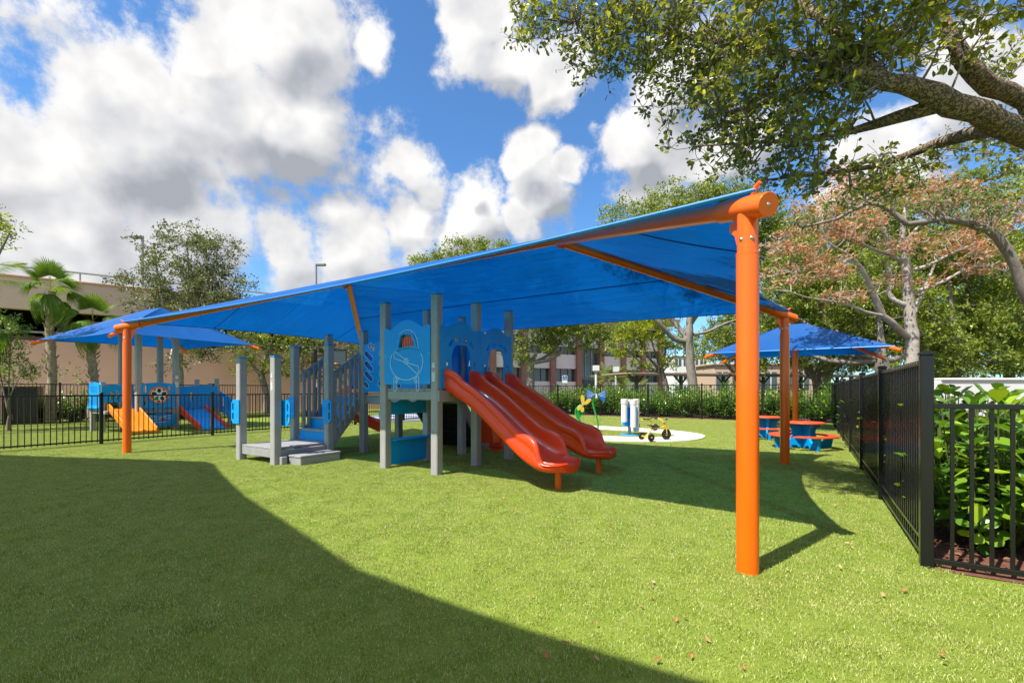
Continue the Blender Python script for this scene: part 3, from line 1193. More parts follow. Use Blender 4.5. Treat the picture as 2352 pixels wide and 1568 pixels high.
def playset():
    U0, V0 = 4.94, 2.60
    root = thing('play_structure', 'grey post and blue panel playset with twin red slides under the large shade', 'playset', UV(U0, V0), YAW)

    def L(u, v, z=0.0):
        return Vector((-(u - U0), v - V0, z))
    posts = {}
    for nm, (u, v, h) in dict(f=(5.50, 1.62, 2.70), g=(4.38, 1.62, 2.72), h=(4.38, 2.60, 2.74), i=(4.36, 3.57, 2.74), k=(5.48, 3.57, 2.72), j=(5.49, 2.60, 2.72),
                              e=(7.26, 2.62, 2.46), e2=(8.40, 2.62, 2.46), c=(8.44, 1.86, 2.14), d=(7.33, 1.86, 2.13), a=(8.46, 0.82, 1.86), b=(7.33, 0.82, 1.84),
                              m=(7.26, 3.57, 2.46)).items():
        p = L(u, v)
        posts[nm] = (square_post(root, p.x, p.y, h), p)
    # decks: frame beams and planks
    def deck(u0, u1, v0, v1, z, beams='fblr', pw=0.165, over=0.0):
        frame = MB()
        a, b = L(u1, v0), L(u0, v1)
        x0, x1, y0, y1 = a.x, b.x, a.y, b.y
        zb = z - 0.045 - 0.065
        if 'f' in beams:
            frame.box(((x0 + x1) / 2, y0, zb), (x1 - x0 - POST, 0.05, 0.13), 0, 0.005)
        if 'b' in beams:
            frame.box(((x0 + x1) / 2, y1, zb), (x1 - x0 - POST, 0.05, 0.13), 0, 0.005)
        if 'l' in beams:
            frame.box((x0, (y0 + y1) / 2, zb), (0.05, y1 - y0 - POST, 0.13), 0, 0.005)
        if 'r' in beams:
            frame.box((x1, (y0 + y1) / 2, zb), (0.05, y1 - y0 - POST, 0.13), 0, 0.005)
        fo = frame.build('deck_frame', MAT['deck_grey'], root)
        n = max(1, round((x1 - x0 - POST) / pw))
        w = (x1 - x0 - POST) / n
        pm = MB()
        pm.box((0, 0, 0), (w - 0.007, y1 - y0 + 0.05, 0.040), 0, 0.005)
        me = pm.mesh('plank', MAT['deck_grey'])
        for k in range(n):
            link('plank', me, fo, (x0 + POST / 2 + w * (k + 0.5), (y0 + y1) / 2, z - 0.021))
        return fo
    DZ, MZ = 1.30, 1.175
    deck(4.38, 5.50, 1.62, 2.60, DZ)
    deck(4.38, 5.49, 2.62, 3.57, DZ, 'blr')
    deck(5.50, 7.26, 2.62, 3.57, MZ, 'fbl')
    deck(7.33, 8.46, 0.82, 1.86, 0.285)
    # heavy rim beam below the slides (right side of the decks)
    for (v0, v1) in ((1.62, 2.60), (2.60, 3.57)):
        mb = MB()
        p, q = L(4.38 - 0.088, v0), L(4.38 - 0.088, v1)
        mb.box((p.x, (p.y + q.y) / 2, DZ - 0.115), (0.045, q.y - p.y + (0.13 if v0 < 2 else -0.02), 0.17), 0, 0.005)
        mb.build('rim_beam', MAT['deck_grey'], root)
    # ---------------- airplane panel (front of the tall deck)
    fy = L(0, 1.62 - 0.075).y
    w = 1.12 - POST + 0.02
    M = plane_M((L(4.94, 0).x, fy, 0), (1, 0, 0))
    zc = 1.83
    win = [(-0.155, 0.115), (0.185, 0.135), (0.115, 0.30), (-0.055, 0.315), (-0.105, 0.285)]
    pan = plate('airplane_panel', scallop(w, 1.365, 2.235), [[(x, y + zc) for x, y in win]], 0.022, MAT['blue_plastic'], root, M)
    gl = plate('window', [(x * 1.12, y * 1.06 + zc - 0.012) for x, y in win], [], 0.006, MAT['glass_brown'], pan, M @ Matrix.Translation((0, 0, -0.018)), 0.001)
    for k in range(6):
        stripes = MB()
        stripes.box((-0.10 + 0.05 * k, 0.20 + zc, -0.013), (0.024, 0.15, 0.003), 0, 0, M)
        stripes.build('bar', MAT['slide_red'], gl)
    fro = [(-0.21, 0.065), (-0.10, 0.103), (0.03, 0.105), (0.15, 0.09), (0.245, 0.065), (0.215, 0.20), (0.15, 0.33), (0.05, 0.345), (-0.06, 0.345), (-0.125, 0.32)]
    fri = [(x * 1.03 + 0.0, (y - 0.21) * 1.04 + 0.21) for x, y in win]
    fr = plate('window_frame', [(x, y + zc) for x, y in fro], [[(x, y + zc) for x, y in fri]], 0.016, MAT['blue_plastic'], pan, M @ Matrix.Translation((0, 0, 0.018)), 0.003)
    studs('screw', [M @ Matrix.Translation((x, y + zc, 0.026)) for (x, y) in ((-0.125, 0.325), (0.0, 0.333), (0.135, 0.335), (0.20, 0.22), (0.235, 0.09), (0.12, 0.108), (0.0, 0.118), (-0.12, 0.10), (-0.20, 0.075), (-0.165, 0.21))], 0.008, MAT['steel'], fr)
    studs('screw', [M @ Matrix.Translation((x, y + zc, 0.011)) for (x, y) in ((-0.47, 0.42), (0.47, 0.42), (-0.47, 0.0), (0.47, 0.0), (-0.47, -0.44), (0.47, -0.44))], 0.008, MAT['steel'], pan)
    Z = zc - 0.10
    body = ell(0.0, Z - 0.02, 0.355, 0.275, 40, 152, 388)
    dome = [(0.265, Z + 0.18), (0.235, Z + 0.33), (0.17, Z + 0.43), (0.09, Z + 0.475), (0.0, Z + 0.485), (-0.08, Z + 0.47), (-0.15, Z + 0.42)]
    prop1 = [(-0.01, Z + 0.02), (-0.25, Z + 0.16), (-0.275, Z + 0.12), (-0.26, Z + 0.05), (-0.045, Z - 0.01)]
    prop2 = [(0.045, Z - 0.03), (0.265, Z - 0.09), (0.275, Z - 0.15), (0.225, Z - 0.20), (0.01, Z - 0.045)]
    paths = [body, dome, prop1, prop2, ell(0, Z, 0.045, 0.045, 18) + [(0.045, Z)], ell(0, Z, 0.022, 0.022, 12) + [(0.022, Z)]]
    for sx in (-1, 1):
        wh = rrect(0.245 * sx, Z - 0.355, 0.052, 0.225, 0.026)
        paths += [wh + [wh[0]], [(0.15 * sx, Z - 0.255), (0.222 * sx, Z - 0.36)], [(0.185 * sx, Z - 0.245), (0.235 * sx, Z - 0.33)]]
    stroke('line_drawing', paths, 0.0052, MAT['white_groove'], pan, M @ Matrix.Translation((0, 0, 0.0105)))
    safety_labels(posts['g'][0], posts['g'][1].x - 0.005, posts['g'][1].y - POST / 2, 1.49)
    safety_labels(posts['b'][0], posts['b'][1].x - 0.005, posts['b'][1].y - POST / 2, 1.36)
    # ---------------- slide entrance panels (right side)
    px = L(4.38 - 0.078, 0).x
    for bay, v0 in enumerate((1.62, 2.60)):
        M = plane_M((px, L(0, v0 + 0.485).y, 0), (0, 1, 0))
        hole = [(-0.235, 1.31), (0.235, 1.31), (0.235, 1.80), (0.205, 1.90), (0.13, 1.985), (-0.13, 1.985), (-0.205, 1.90), (-0.235, 1.80)]
        hs = [hole]
        for (x, y, a, ww) in ((-0.255, 2.0, 48, 0.13), (-0.095, 2.065, 4, 0.12), (0.095, 2.065, -4, 0.12), (0.255, 2.0, -48, 0.13), (-0.335, 1.62, 90, 0.20), (0.335, 1.62, 90, 0.20)):
            hs.append(rrect(x, y, ww, 0.055, 0.026, R(a)))
        p = plate('entrance_panel', scallop(0.975, 1.305, 2.235), hs, 0.022, MAT['blue_plastic'], root, M)
        for s_ in (-1, 1):
            trim = MB()
            trim.box((0.25 * s_, 1.45, 0.016), (0.03, 0.29, 0.012), 0, 0.004, M)
            trim.build('edge_trim', MAT['cap_blue'], p)
    x_s = L(4.38 - 0.10, 0).x
    for v, sk in ((2.03, -0.30), (3.06, 0.04)):
        s_ = slide(root, x_s - 0.03, L(0, v).y, DZ - 0.005, L(2.16, 0).x, 0.295, MAT['slide_red'], skew=sk)
    # ---------------- slotted panel between stairs and tall deck
    M = plane_M((L(6.38, 0).x, L(0, 2.62 - 0.05).y, 0), (1, 0, 0))
    hs, grooves = [], []
    for x0 in (-0.66, -0.22, 0.24):
        for k, (yy, ll) in enumerate(((0.80, 0.16), (0.62, 0.27), (0.42, 0.27), (0.22, 0.27), (0.05, 0.15))):
            sh = 0.0 if ll > 0.2 else (0.09 if k == 0 else -0.08)
            hs.append(rrect(x0 + sh, 1.33 + yy, ll, 0.085, 0.042, R(-38)))
            g_ = rrect(x0 + sh, 1.33 + yy, ll + 0.035, 0.12, 0.06, R(-38))
            grooves.append(g_ + [g_[0]])
    p = plate('slotted_panel', scallop(1.60, 1.235, 2.17), hs, 0.022, MAT['blue_plastic'], root, M)
    stroke('line_drawing', grooves, 0.005, MAT['white_groove'], p, M @ Matrix.Translation((0, 0, 0.0105)))
    # ---------------- panels at the back, seen through the openings
    M = plane_M((L(4.92, 0).x, L(0, 3.57 + 0.05).y, 0), (1, 0, 0))
    plate('back_panel', scallop(0.975, 1.32, 2.20), [rrect(0.16, 1.72, 0.54, 0.70, 0.14), ell(-0.33, 1.72, 0.10, 0.22, 24)], 0.022, MAT['blue_plastic'], root, M)
    M = plane_M((L(5.49, 0).x, L(0, 3.09).y, 0), (0, 1, 0))
    plate('back_panel', scallop(0.83, 1.32, 2.20), [rrect(0, 1.66, 0.44, 0.62, 0.12)], 0.022, MAT['blue_plastic'], root, M)
    M = plane_M((L(6.38, 0).x, L(0, 3.57 + 0.05).y, 0), (1, 0, 0))
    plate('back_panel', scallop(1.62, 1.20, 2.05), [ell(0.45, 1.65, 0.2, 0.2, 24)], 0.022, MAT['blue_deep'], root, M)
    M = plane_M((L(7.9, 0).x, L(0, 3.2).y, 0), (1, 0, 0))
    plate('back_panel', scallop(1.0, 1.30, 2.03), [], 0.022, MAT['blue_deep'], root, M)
    # ---------------- stairs between the low and the middle deck
    st = MB()
    u0, u1 = 7.33, 8.42
    xl, xr = L(u1, 0).x + POST / 2, L(u0, 0).x - POST / 2
    steps = [(1.90, 0.285, 0.505), (2.13, 0.505, 0.73), (2.36, 0.73, 0.955), (2.59, 0.955, MZ)]
    for (v, za, zb) in steps:
        y = L(0, v).y
        rs = MB()
        rs.box(((xl + xr) / 2, y, (za + zb) / 2 - 0.01), (xr - xl - 0.05, 0.018, zb - za - 0.022), 0, 0.003)
        rs.build('riser', MAT['blue_plastic'], root)
        tr = MB()
        tr.box(((xl + xr) / 2, y + 0.105, zb - 0.018), (xr - xl - 0.05, 0.26, 0.038), 0, 0.006)
        tr.build('tread', MAT['deck_grey'], root)
    ya, yb = L(0, 1.90).y, L(0, 2.62).y
    for x, out in ((xl + 0.02, -1), (xr + 0.065, 1)):
        M = plane_M((x, 0, 0), (0, 1, 0))
        sg = MB()
        sg.prism([(ya - 0.02, 0.10), (ya - 0.02, 0.36), (yb - 0.02, 1.20), (yb - 0.02, 0.92)], -0.02, 0.02, M)
        sg.build('stringer', MAT['deck_grey'], root)
        hr = MB()
        hr.prism([(ya + 0.02, 1.44), (ya + 0.02, 1.60), (yb - 0.02, 2.08), (yb - 0.02, 1.92)], -0.018, 0.018, M)
        hr.build('handrail', MAT['deck_grey'], root)
        for k in range(6):
            t = (k + 0.6) / 6.2
            y = ya + (yb - ya) * t
            zlo, zhi = 0.22 + (1.05 - 0.22) * t, 1.56 + (2.05 - 1.56) * t
            bl = MB()
            bl.box((x + 0.04, y, (zlo + zhi) / 2), (0.035, 0.062, zhi - zlo), 0, 0.005)
            bl.build('baluster', MAT['deck_grey'], root)
    # ---------------- grab plates
    def grab(x, y, z0=0.66, z1=1.10, side=-1):
        M = plane_M((x, y, (z0 + z1) / 2), (1, 0, 0))
        h = (z1 - z0)
        w_ = 0.27
        o = [(-w_ / 2, -h / 2 + 0.07), (-w_ / 2 + 0.06, -h / 2), (w_ / 2, -h / 2 + 0.0), (w_ / 2, h / 2), (-w_ / 2 + 0.06, h / 2), (-w_ / 2, h / 2 - 0.07)]
        hl = [rrect(-w_ / 2 + 0.062, s_ * h * 0.2, 0.05, h * 0.32, 0.022) for s_ in (-1, 1)]
        if side > 0:
            o = [(-a, b) for a, b in o[::-1]]
            hl = [[(-a, b) for a, b in r_] for r_ in hl]
        p = plate('grab_plate', o, hl, 0.02, MAT['blue_plastic'], root, M)
        studs('screw', [M @ Matrix.Translation((-side * w_ / 2 * sx, sz * h, 0.01)) for sx in (0.25, 0.8) for sz in (-0.3, 0.3)], 0.007, MAT['steel'], p)
    hp = POST / 2 + 0.011
    pa, pb, pc, pd = posts['a'][1], posts['b'][1], posts['c'][1], posts['d'][1]
    grab(pa.x - 0.055, pa.y - hp, side=-1)
    grab(pb.x - 0.10, pb.y + hp, side=-1)
    grab(pb.x + 0.115, pb.y + hp + 0.03, side=1)
    grab(pc.x - 0.03, pc.y - hp, 0.72, 1.14, side=-1)
    grab(pd.x + 0.055, pd.y - hp, 0.66, 1.10, side=1)
    # ---------------- step beside the low deck
    sp = MB()
    a, b = L(7.22, 0.98), L(6.86, 1.76)
    sp.box(((a.x + b.x) / 2, (a.y + b.y) / 2, 0.06), (b.x - a.x, b.y - a.y, 0.13), 0, 0.006)
    so_ = sp.build('step', MAT['deck_grey'], root)
    for k in range(2):
        pk = MB()
        wd = (b.x - a.x + 0.02) / 2
        pk.box((a.x - 0.01 + wd * (k + 0.5), (a.y + b.y) / 2, 0.144), (wd - 0.007, b.y - a.y + 0.02, 0.034), 0, 0.005)
        pk.build('plank', MAT['deck_grey'], so_)
    bk = MB()
    bk.box((L(7.235, 0).x, L(0, 0.885).y, 0.06), (0.12, 0.10, 0.15), 0, 0.006)
    bk.build('step_bracket', MAT['deck_grey'], root)
    # ---------------- play counter under the tall deck
    M = plane_M((L(5.47, 0).x, L(0, 2.11).y, 0), (0, 1, 0))
    plate('counter_front', [(-0.42, 0.04), (0.42, 0.04), (0.42, 0.43), (-0.42, 0.43)], [], 0.02, MAT['blue_plastic'], root, M)
    Mc = plane_M((L(5.44, 0).x, L(0, 2.11).y, 0.455), (0, 1, 0), (-1, 0, 0))
    plate('counter_top', [(-0.44, -0.13), (0.44, -0.13), (0.44, 0.10), (0.20, 0.13), (-0.2, 0.10), (-0.44, 0.14)][::1], [], 0.024, MAT['blue_plastic'], root, Mc)
    pts = [(-0.42, 0.87), (0.42, 0.87)] + [(0.42 - 0.84 * k / 30, 1.10 + 0.035 * math.sin(k / 30 * 12.5)) for k in range(31)]
    plate('counter_awning', pts, [], 0.02, MAT['blue_plastic'], root, M)
    # ---------------- steering wheel disc
    wc = L(6.5, 2.50, 0.79)
    M = plane_M(wc, (1, 0, 0))
    dsk = plate('wheel_toy', ell(0, 0, 0.165, 0.165, 32), [], 0.02, MAT['blue_plastic'], root, M)
    for k in range(3):
        a0 = 90 + 120 * k
        seg = ell(0, 0, 0.14, 0.14, 10, a0 - 42, a0 + 42) + ell(0, 0, 0.055, 0.055, 8, a0 + 36, a0 - 36)
        plate('wheel_inlay', seg, [], 0.008, MAT['white_groove'], dsk, M @ Matrix.Translation((0, 0, 0.009)), 0.001)
    hb = MB()
    hb.lathe([(0, 0.03), (0.02, 0.028), (0.028, 0.0)], 12, M @ Matrix.Translation((0, 0, 0.01)))
    hb.build('hub', MAT['steel'], dsk)
    pm = MB()
    pm.box((L(6.5, 0).x, L(0, 2.53).y, 0.86), (0.07, 0.04, 0.40), 0, 0.004)
    pm.build('wheel_mount', MAT['deck_grey'], root)
    # ---------------- black ramp climber at the back
    yb_ = L(0, 3.62).y
    xa, xb = L(5.62, 0).x, L(6.95, 0).x
    rc = MB()
    Mr = plane_M((L(5.95, 0).x, yb_ + 0.02, 0.0), (1, 0, 0))
    ramp = MB()
    rv = [(xb, yb_, 1.10), (xa, yb_, 1.10), (xa, yb_ + 0.95, 0.02), (xb, yb_ + 0.95, 0.02)]
    ramp.add(rv + [(x, y, z - 0.05) for x, y, z in rv], [(0, 1, 2, 3), (7, 6, 5, 4), (0, 4, 5, 1), (1, 5, 6, 2), (2, 6, 7, 3), (3, 7, 4, 0)])
    ro = ramp.build('ramp_climber', MAT['black_rubber'], root)
    for x in (xa, xb):
        sg = MB()
        Ms = plane_M((x, yb_, 0), (0, 1, 0))
        sg.prism([(0, 1.0), (0, 1.16), (0.10, 1.16), (1.06, 0.05), (1.0, -0.03), (0.86, -0.03)], -0.025, 0.025, Ms)
        sg.build('ramp_rail', MAT['deck_grey'], ro)
    for k in range(7):
        t = (k + 0.5) / 7
        rg = MB()
        rg.box(((xa + xb) / 2, yb_ + 0.95 * t - 0.045, 1.06 - 1.08 * t), (abs(xb - xa) - 0.06, 0.02, 0.022), 0, 0.003)
        rg.build('foot_rung', MAT['black_metal'], ro)
    # dark panel below the middle deck
    dp = MB()
    dp.box((L(6.3, 0).x, L(0, 3.35).y, 0.50), (1.1, 0.03, 0.86), 0, 0.004)
    # ---------------- red slide that curves off the left end, and red climber behind
    rs = MB()
    path = []
    for k in range(25):
        t = k / 24
        a = R(-10 + 150 * t)
        c = L(8.45, 3.9)
        path.append(Vector((c.x - 0.15 - 0.85 * math.sin(a) * 1.0 + 0.1, c.y + 0.2 - 0.75 * math.cos(a), 1.17 - 0.95 * t)))
    vs, fs = [], []
    sec = [(-0.26, 0.22), (-0.22, 0.24), (-0.20, 0.06), (0, 0.0), (0.20, 0.06), (0.22, 0.24), (0.26, 0.22), (0.25, -0.02), (0, -0.07), (-0.25, -0.02)]
    for i, p in enumerate(path):
        a = path[max(0, i - 1)]
        b = path[min(24, i + 1)]
        tg = (b - a)
        tg.z = 0
        tg.normalize()
        sd_ = Vector((-tg.y, tg.x, 0))
        for (y, z) in sec:
            vs.append(p + sd_ * y + Vector((0, 0, z)))
    n = len(sec)
    for i in range(24):
        for k in range(n):
            fs.append((i * n + k, i * n + (k + 1) % n, (i + 1) * n + (k + 1) % n, (i + 1) * n + k))
    fs += [tuple(range(n - 1, -1, -1)), tuple(range(24 * n, 25 * n))]
    rs.add(vs, fs)
    rs.build('curved_slide', MAT['slide_red'], root, 50)
    ft = MB()
    q = L(5.18, 4.52)
    ft.box((q.x, q.y, 0.235), (0.34, 0.5, 0.34), 0, 0.03)
    ft.box((q.x, q.y, 0.03), (0.26, 0.42, 0.08), 0, 0.01)
    ft.prism([(-0.45, 0.10), (0.0, 0.10), (-0.42, 1.2), (-0.62, 1.2)], -0.15, 0.15, plane_M((q.x, q.y - 0.05, 0.1), (0, 1, 0)))
    ft.build('climber_foot', MAT['slide_red'], root)
    return root


playset()

# ------------------------------------------------------------------ toddler playset in the left yard
def toddler_set():
    U0, V0 = 17.6, 3.0
    root = thing('play_structure', 'low blue toddler playset with orange slide and red-edged ramp behind the left fence', 'playset', UV(U0, V0), YAW)

    def L(u, v, z=0.0):
        return Vector((-(u - U0), v - V0, z))
    for (u, v, h) in ((17.1, 2.1, 3.12), (17.1, 3.1, 3.12), (18.3, 2.05, 3.12), (18.3, 3.1, 3.12)):
        p = L(u, v)
        po = square_post(root, p.x, p.y, h, s=0.15, cap=False)
        br = MB()
        br.box((p.x, p.y, h - 0.03), (0.18, 0.18, 0.10), 0, 0.01)
        br.build('bracket', MAT['orange_paint'], po)
        if (u, v) == (17.1, 3.1):
            M = plane_M((p.x + 0.078, p.y, 1.45), (0, 1, 0))
            q = plate('age_label', rrect(0, 0.24, 0.08, 0.10, 0.008), [], 0.004, MAT['label_white'], po, M, 0.0008)
            text_obj('lettering', '2-5', 0.035, MAT['label_ink'], q, M @ Matrix.Translation((0, 0.25, 0.0026)))
            q = plate('warning_label', rrect(0, 0.02, 0.085, 0.21, 0.008), [], 0.004, MAT['label_white'], po, M, 0.0008)
            plate('heading', rrect(0, 0.10, 0.07, 0.03, 0.002), [], 0.0014, MAT['label_red'], q, M @ Matrix.Translation((0, 0, 0.0022)), 0.0003)
            stroke('print', [[(-0.03, 0.07 - 0.015 * k), (0.03, 0.07 - 0.015 * k)] for k in range(11)], 0.0015, MAT['label_ink'], q, M @ Matrix.Translation((0, 0, 0.0018)), 4)
    for (u, v, h) in ((18.32, 1.34, 1.50), (17.48, 1.34, 1.50), (17.75, 4.0, 1.62), (17.75, 4.65, 1.66), (17.3, 4.9, 1.02), (18.3, 4.65, 1.5)):
        p = L(u, v)
        square_post(root, p.x, p.y, h, s=0.115)
    # round-shouldered look-out box at the left end
    M = plane_M((L(17.9, 0).x, L(0, 1.27).y, 0), (1, 0, 0))
    out = [(-0.46, 0.66), (0.46, 0.66), (0.46, 1.44)] + [(0.46 - 0.92 * k / 16, 1.44 + 0.075 * math.sin(math.pi * k / 16)) for k in range(1, 16)] + [(-0.46, 1.44)]
    hs = [rrect(-0.20 + 0.10 * k, 1.28, 0.035, 0.22, 0.016) for k in range(5)] + [rrect(-0.20 + 0.10 * k, 0.95, 0.035, 0.28, 0.016) for k in range(5)]
    plate('lookout_panel', out, hs, 0.03, MAT['blue_plastic'], root, M)
    fl = MB()
    fl.box((L(17.9, 0).x, L(0, 1.24).y, 0.74), (0.98, 0.05, 0.06), 0, 0.012)
    fl.build('ledge', MAT['blue_plastic'], root)
    M = plane_M((L(17.42, 0).x, L(0, 1.72).y, 0), (0, 1, 0))
    hs = [rrect(-0.18 + 0.14 * k, 1.12, 0.06, 0.28, 0.02) for k in range(4)]
    plate('side_panel', [(-0.42, 0.62), (-0.36, 0.62), (-0.36, 0.90), (0.32, 0.90), (0.32, 0.62), (0.36, 0.62), (0.36, 1.46), (0.0, 1.44), (-0.42, 1.40)], hs, 0.03, MAT['blue_plastic'], root, M)
    dk = MB()
    dk.box((L(17.7, 0).x, L(0, 2.2).y, 0.60), (1.12, 1.8, 0.09), 0, 0.01)
    dk.build('deck', MAT['deck_grey'], root)
    # double orange slide
    xs = L(17.4, 0).x
    xe = L(15.72, 0).x
    y0, y1 = L(0, 1.42).y, L(0, 2.14).y
    vs, fs = [], []
    sec = []
    wd = y1 - y0
    for (yy, z) in ((0, -0.07), (0, 0.12), (0.025, 0.15), (0.06, 0.12), (0.07, 0.0), (wd / 2 - 0.05, 0.0), (wd / 2 - 0.03, 0.05), (wd / 2 + 0.03, 0.05), (wd / 2 + 0.05, 0.0), (wd - 0.07, 0.0), (wd - 0.06, 0.12), (wd - 0.025, 0.15), (wd, 0.12), (wd, -0.07)):
        sec.append((y0 + yy, z))
    prof = [(0.0, 0.72), (0.10, 0.70), (0.30, 0.55), (0.60, 0.33), (0.80, 0.19), (0.92, 0.13), (1.0, 0.11)]
    n = len(sec)
    for (t, z) in prof:
        for (y, dz) in sec:
            k = 1.0 if t < 0.85 else 0.6
            vs.append((xs + (xe - xs) * t, y, z + (dz * k if dz > 0 else dz)))
    m = len(prof)
    for i in range(m - 1):
        for k in range(n):
            fs.append((i * n + k, (i + 1) * n + k, (i + 1) * n + (k + 1) % n, i * n + (k + 1) % n))
    fs += [tuple(range(n)), tuple(range(m * n - 1, (m - 1) * n - 1, -1))]
    mb = MB()
    mb.add(vs, fs)
    mb.build('slide', MAT['slide_orange'], root, 35)
    # steering panel
    M = plane_M((L(17.1 - 0.09, 0).x, L(0, 2.6).y, 0), (0, 1, 0))
    hs = [rrect(-0.36, 1.30, 0.07, 0.24, 0.03), rrect(0.28, 1.34, 0.05, 0.16, 0.02), rrect(0.38, 1.32, 0.05, 0.16, 0.02), rrect(0.40, 0.95, 0.05, 0.26, 0.02), rrect(-0.36, 0.92, 0.07, 0.26, 0.03)]
    top = [(-0.46, 0.70), (0.46, 0.70)] + [(0.46 - 0.92 * k / 12, 1.46 + 0.05 * math.sin(math.pi * k / 12)) for k in range(13)]
    p = plate('wheel_panel', top, hs, 0.03, MAT['blue_plastic'], root, M)
    rg = plate('ring', ell(0.0, 1.12, 0.27, 0.27, 36), [ell(0.0, 1.12, 0.225, 0.225, 32)], 0.03, MAT['orange_paint'], p, M @ Matrix.Translation((0, 0, 0.028)))
    plate('disc', ell(0.0, 1.12, 0.23, 0.23, 32), [], 0.012, MAT['label_white'], rg, M @ Matrix.Translation((0, 0, 0.022)), 0.002)
    for k in range(5):
        a = 90 + 72 * k
        q = Matrix.Translation((0, 1.12, 0.031)) @ Matrix.Rotation(R(a - 90), 4, 'Z')
        plate('star_point', [(0, 0.06), (0.055, 0.12), (0.035, 0.20), (-0.035, 0.20), (-0.055, 0.12)], [], 0.006, MAT['green_paint'] if k == 2 else MAT['black_rubber'], rg, M @ q, 0.001)
        plate('star_tip', [(0, 0.17), (0.04, 0.205), (0, 0.222), (-0.04, 0.205)], [], 0.006, MAT['black_rubber'], rg, M @ Matrix.Translation((0, 1.12, 0.031)) @ Matrix.Rotation(R(a - 54), 4, 'Z'), 0.001)
    bp = plate('lower_panel', [(-0.46, 0.16), (-0.3, 0.12), (0.3, 0.12), (0.46, 0.16), (0.46, 0.50), (-0.46, 0.50)], [], 0.03, MAT['blue_plastic'], root, M)
    for k, zz in enumerate((0.43, 0.36)):
        pts = [(-0.36 + 0.72 * i / 24, zz + 0.022 * math.sin(i / 24 * 9 + k)) for i in range(25)]
        stroke('wave_line', [pts], 0.009, MAT['label_white'], bp, M @ Matrix.Translation((0, 0, 0.016)))
    stroke('wave_line', [[(-0.1 + 0.05 * i, 0.24 + 0.03 * (i % 2)) for i in range(8)]], 0.008, MAT['label_white'], bp, M @ Matrix.Translation((0, 0, 0.016)))
    fh = MB()
    fh.lathe([(0.0, 0.02), (0.05, 0.015), (0.06, 0.0)], 12, M @ Matrix.Translation((0.1, 0.34, 0.016)))
    fh.build('red_knob', MAT['red_plastic'], bp)
    rl = MB()
    rl.tube([M @ Vector((-0.30, 0.58, 0.03)), M @ Vector((0.30, 0.58, 0.03))], 0.022, 10)
    rl.build('grab_rail', MAT['blue_plastic'], root)
    bm = MB()
    bm.box((L(17.1, 0).x, L(0, 2.6).y, 0.60), (0.06, 0.85, 0.14), 0, 0.006)
    bm.build('deck_beam', MAT['deck_grey'], root)
    # ramp with scalloped red edges
    a, b = L(17.02, 3.24, 0.62), L(15.66, 3.96, 0.05)
    M2 = plane_M((0, 0, 0), (1, 0, 0))
    n = 8
    for k in range(n):
        t0, t1 = k / n, (k + 1) / n
        tr = MB()
        xa, xb = a.x + (b.x - a.x) * t0, a.x + (b.x - a.x) * t1
        za, zb = a.z + (b.z - a.z) * t0, a.z + (b.z - a.z) * t1
        v = [(xa, a.y, za), (xb - 0.01, a.y, zb), (xb - 0.01, b.y, zb), (xa, b.y, za)]
        tr.add([(x, y, z - 0.03) for x, y, z in v] + v, [(3, 2, 1, 0), (4, 5, 6, 7), (0, 1, 5, 4), (1, 2, 6, 5), (2, 3, 7, 6), (3, 0, 4, 7)])
        tr.build('ramp_plank', MAT['blue_plastic'], root)
    for y in (a.y - 0.03, b.y + 0.03):
        pts = [(a.x - 0.05, a.z - 0.10), (b.x, b.z - 0.05)]
        up_ = []
        for k in range(n * 2 + 1):
            t = k / (n * 2)
            up_.append((a.x - 0.05 + (b.x - a.x + 0.05) * t, a.z + (b.z - a.z) * t + (0.16 if k % 2 == 0 else 0.09)))
        plate('ramp_edge', pts + up_[::-1], [], 0.05, MAT['slide_red'], root, plane_M((0, y, 0), (1, 0, 0)))
    # far side rail panels
    M = plane_M((L(17.75 - 0.07, 0).x, L(0, 4.3).y, 0), (0, 1, 0))
    plate('side_panel', [(-1.1, 0.62), (0.34, 0.62), (0.34, 1.42), (-0.1, 1.44), (-1.1, 1.38)], [rrect(-0.5, 1.05, 0.06, 0.3, 0.02), rrect(-0.34, 1.05, 0.06, 0.3, 0.02)], 0.03, MAT['blue_plastic'], root, M)
    M = plane_M(L(17.3, 4.88), (L(17.7, 4.7) - L(16.6, 5.2)).normalized())
    q0, q1 = L(17.7, 4.72), L(16.45, 4.95)
    M = plane_M((q0.x, q0.y, 0), (q1 - q0))
    W_ = (q1 - q0).length
    plate('stair_panel', [(0, 0.5), (W_, 0.05), (W_, 0.62), (0, 1.25)], [rrect(0.2, 0.85, 0.07, 0.34, 0.03), rrect(0.5, 0.72, 0.07, 0.34, 0.03), rrect(0.8, 0.6, 0.07, 0.3, 0.03)], 0.03, MAT['blue_plastic'], root, M)
    p = L(16.4, 4.95)
    square_post(root, p.x, p.y, 0.72, s=0.10)
    # coloured bead toy below the look-out box
    for k, (dx, c) in enumerate(((-0.1, 'blue_deep'), (0.02, 'trike_yellow'), (0.12, 'slide_red'))):
        bd = MB()
        q = L(17.95, 1.45)
        bd.tube([(q.x + dx, q.y, 0.62), (q.x + dx + 0.05, q.y, 0.45), (q.x + dx + 0.12, q.y, 0.34)], [0.05, 0.03, 0.06], 10)
        bd.build('bead', MAT[c], root)
    return root


toddler_set()


# ------------------------------------------------------------------ fences
_PICK = {}


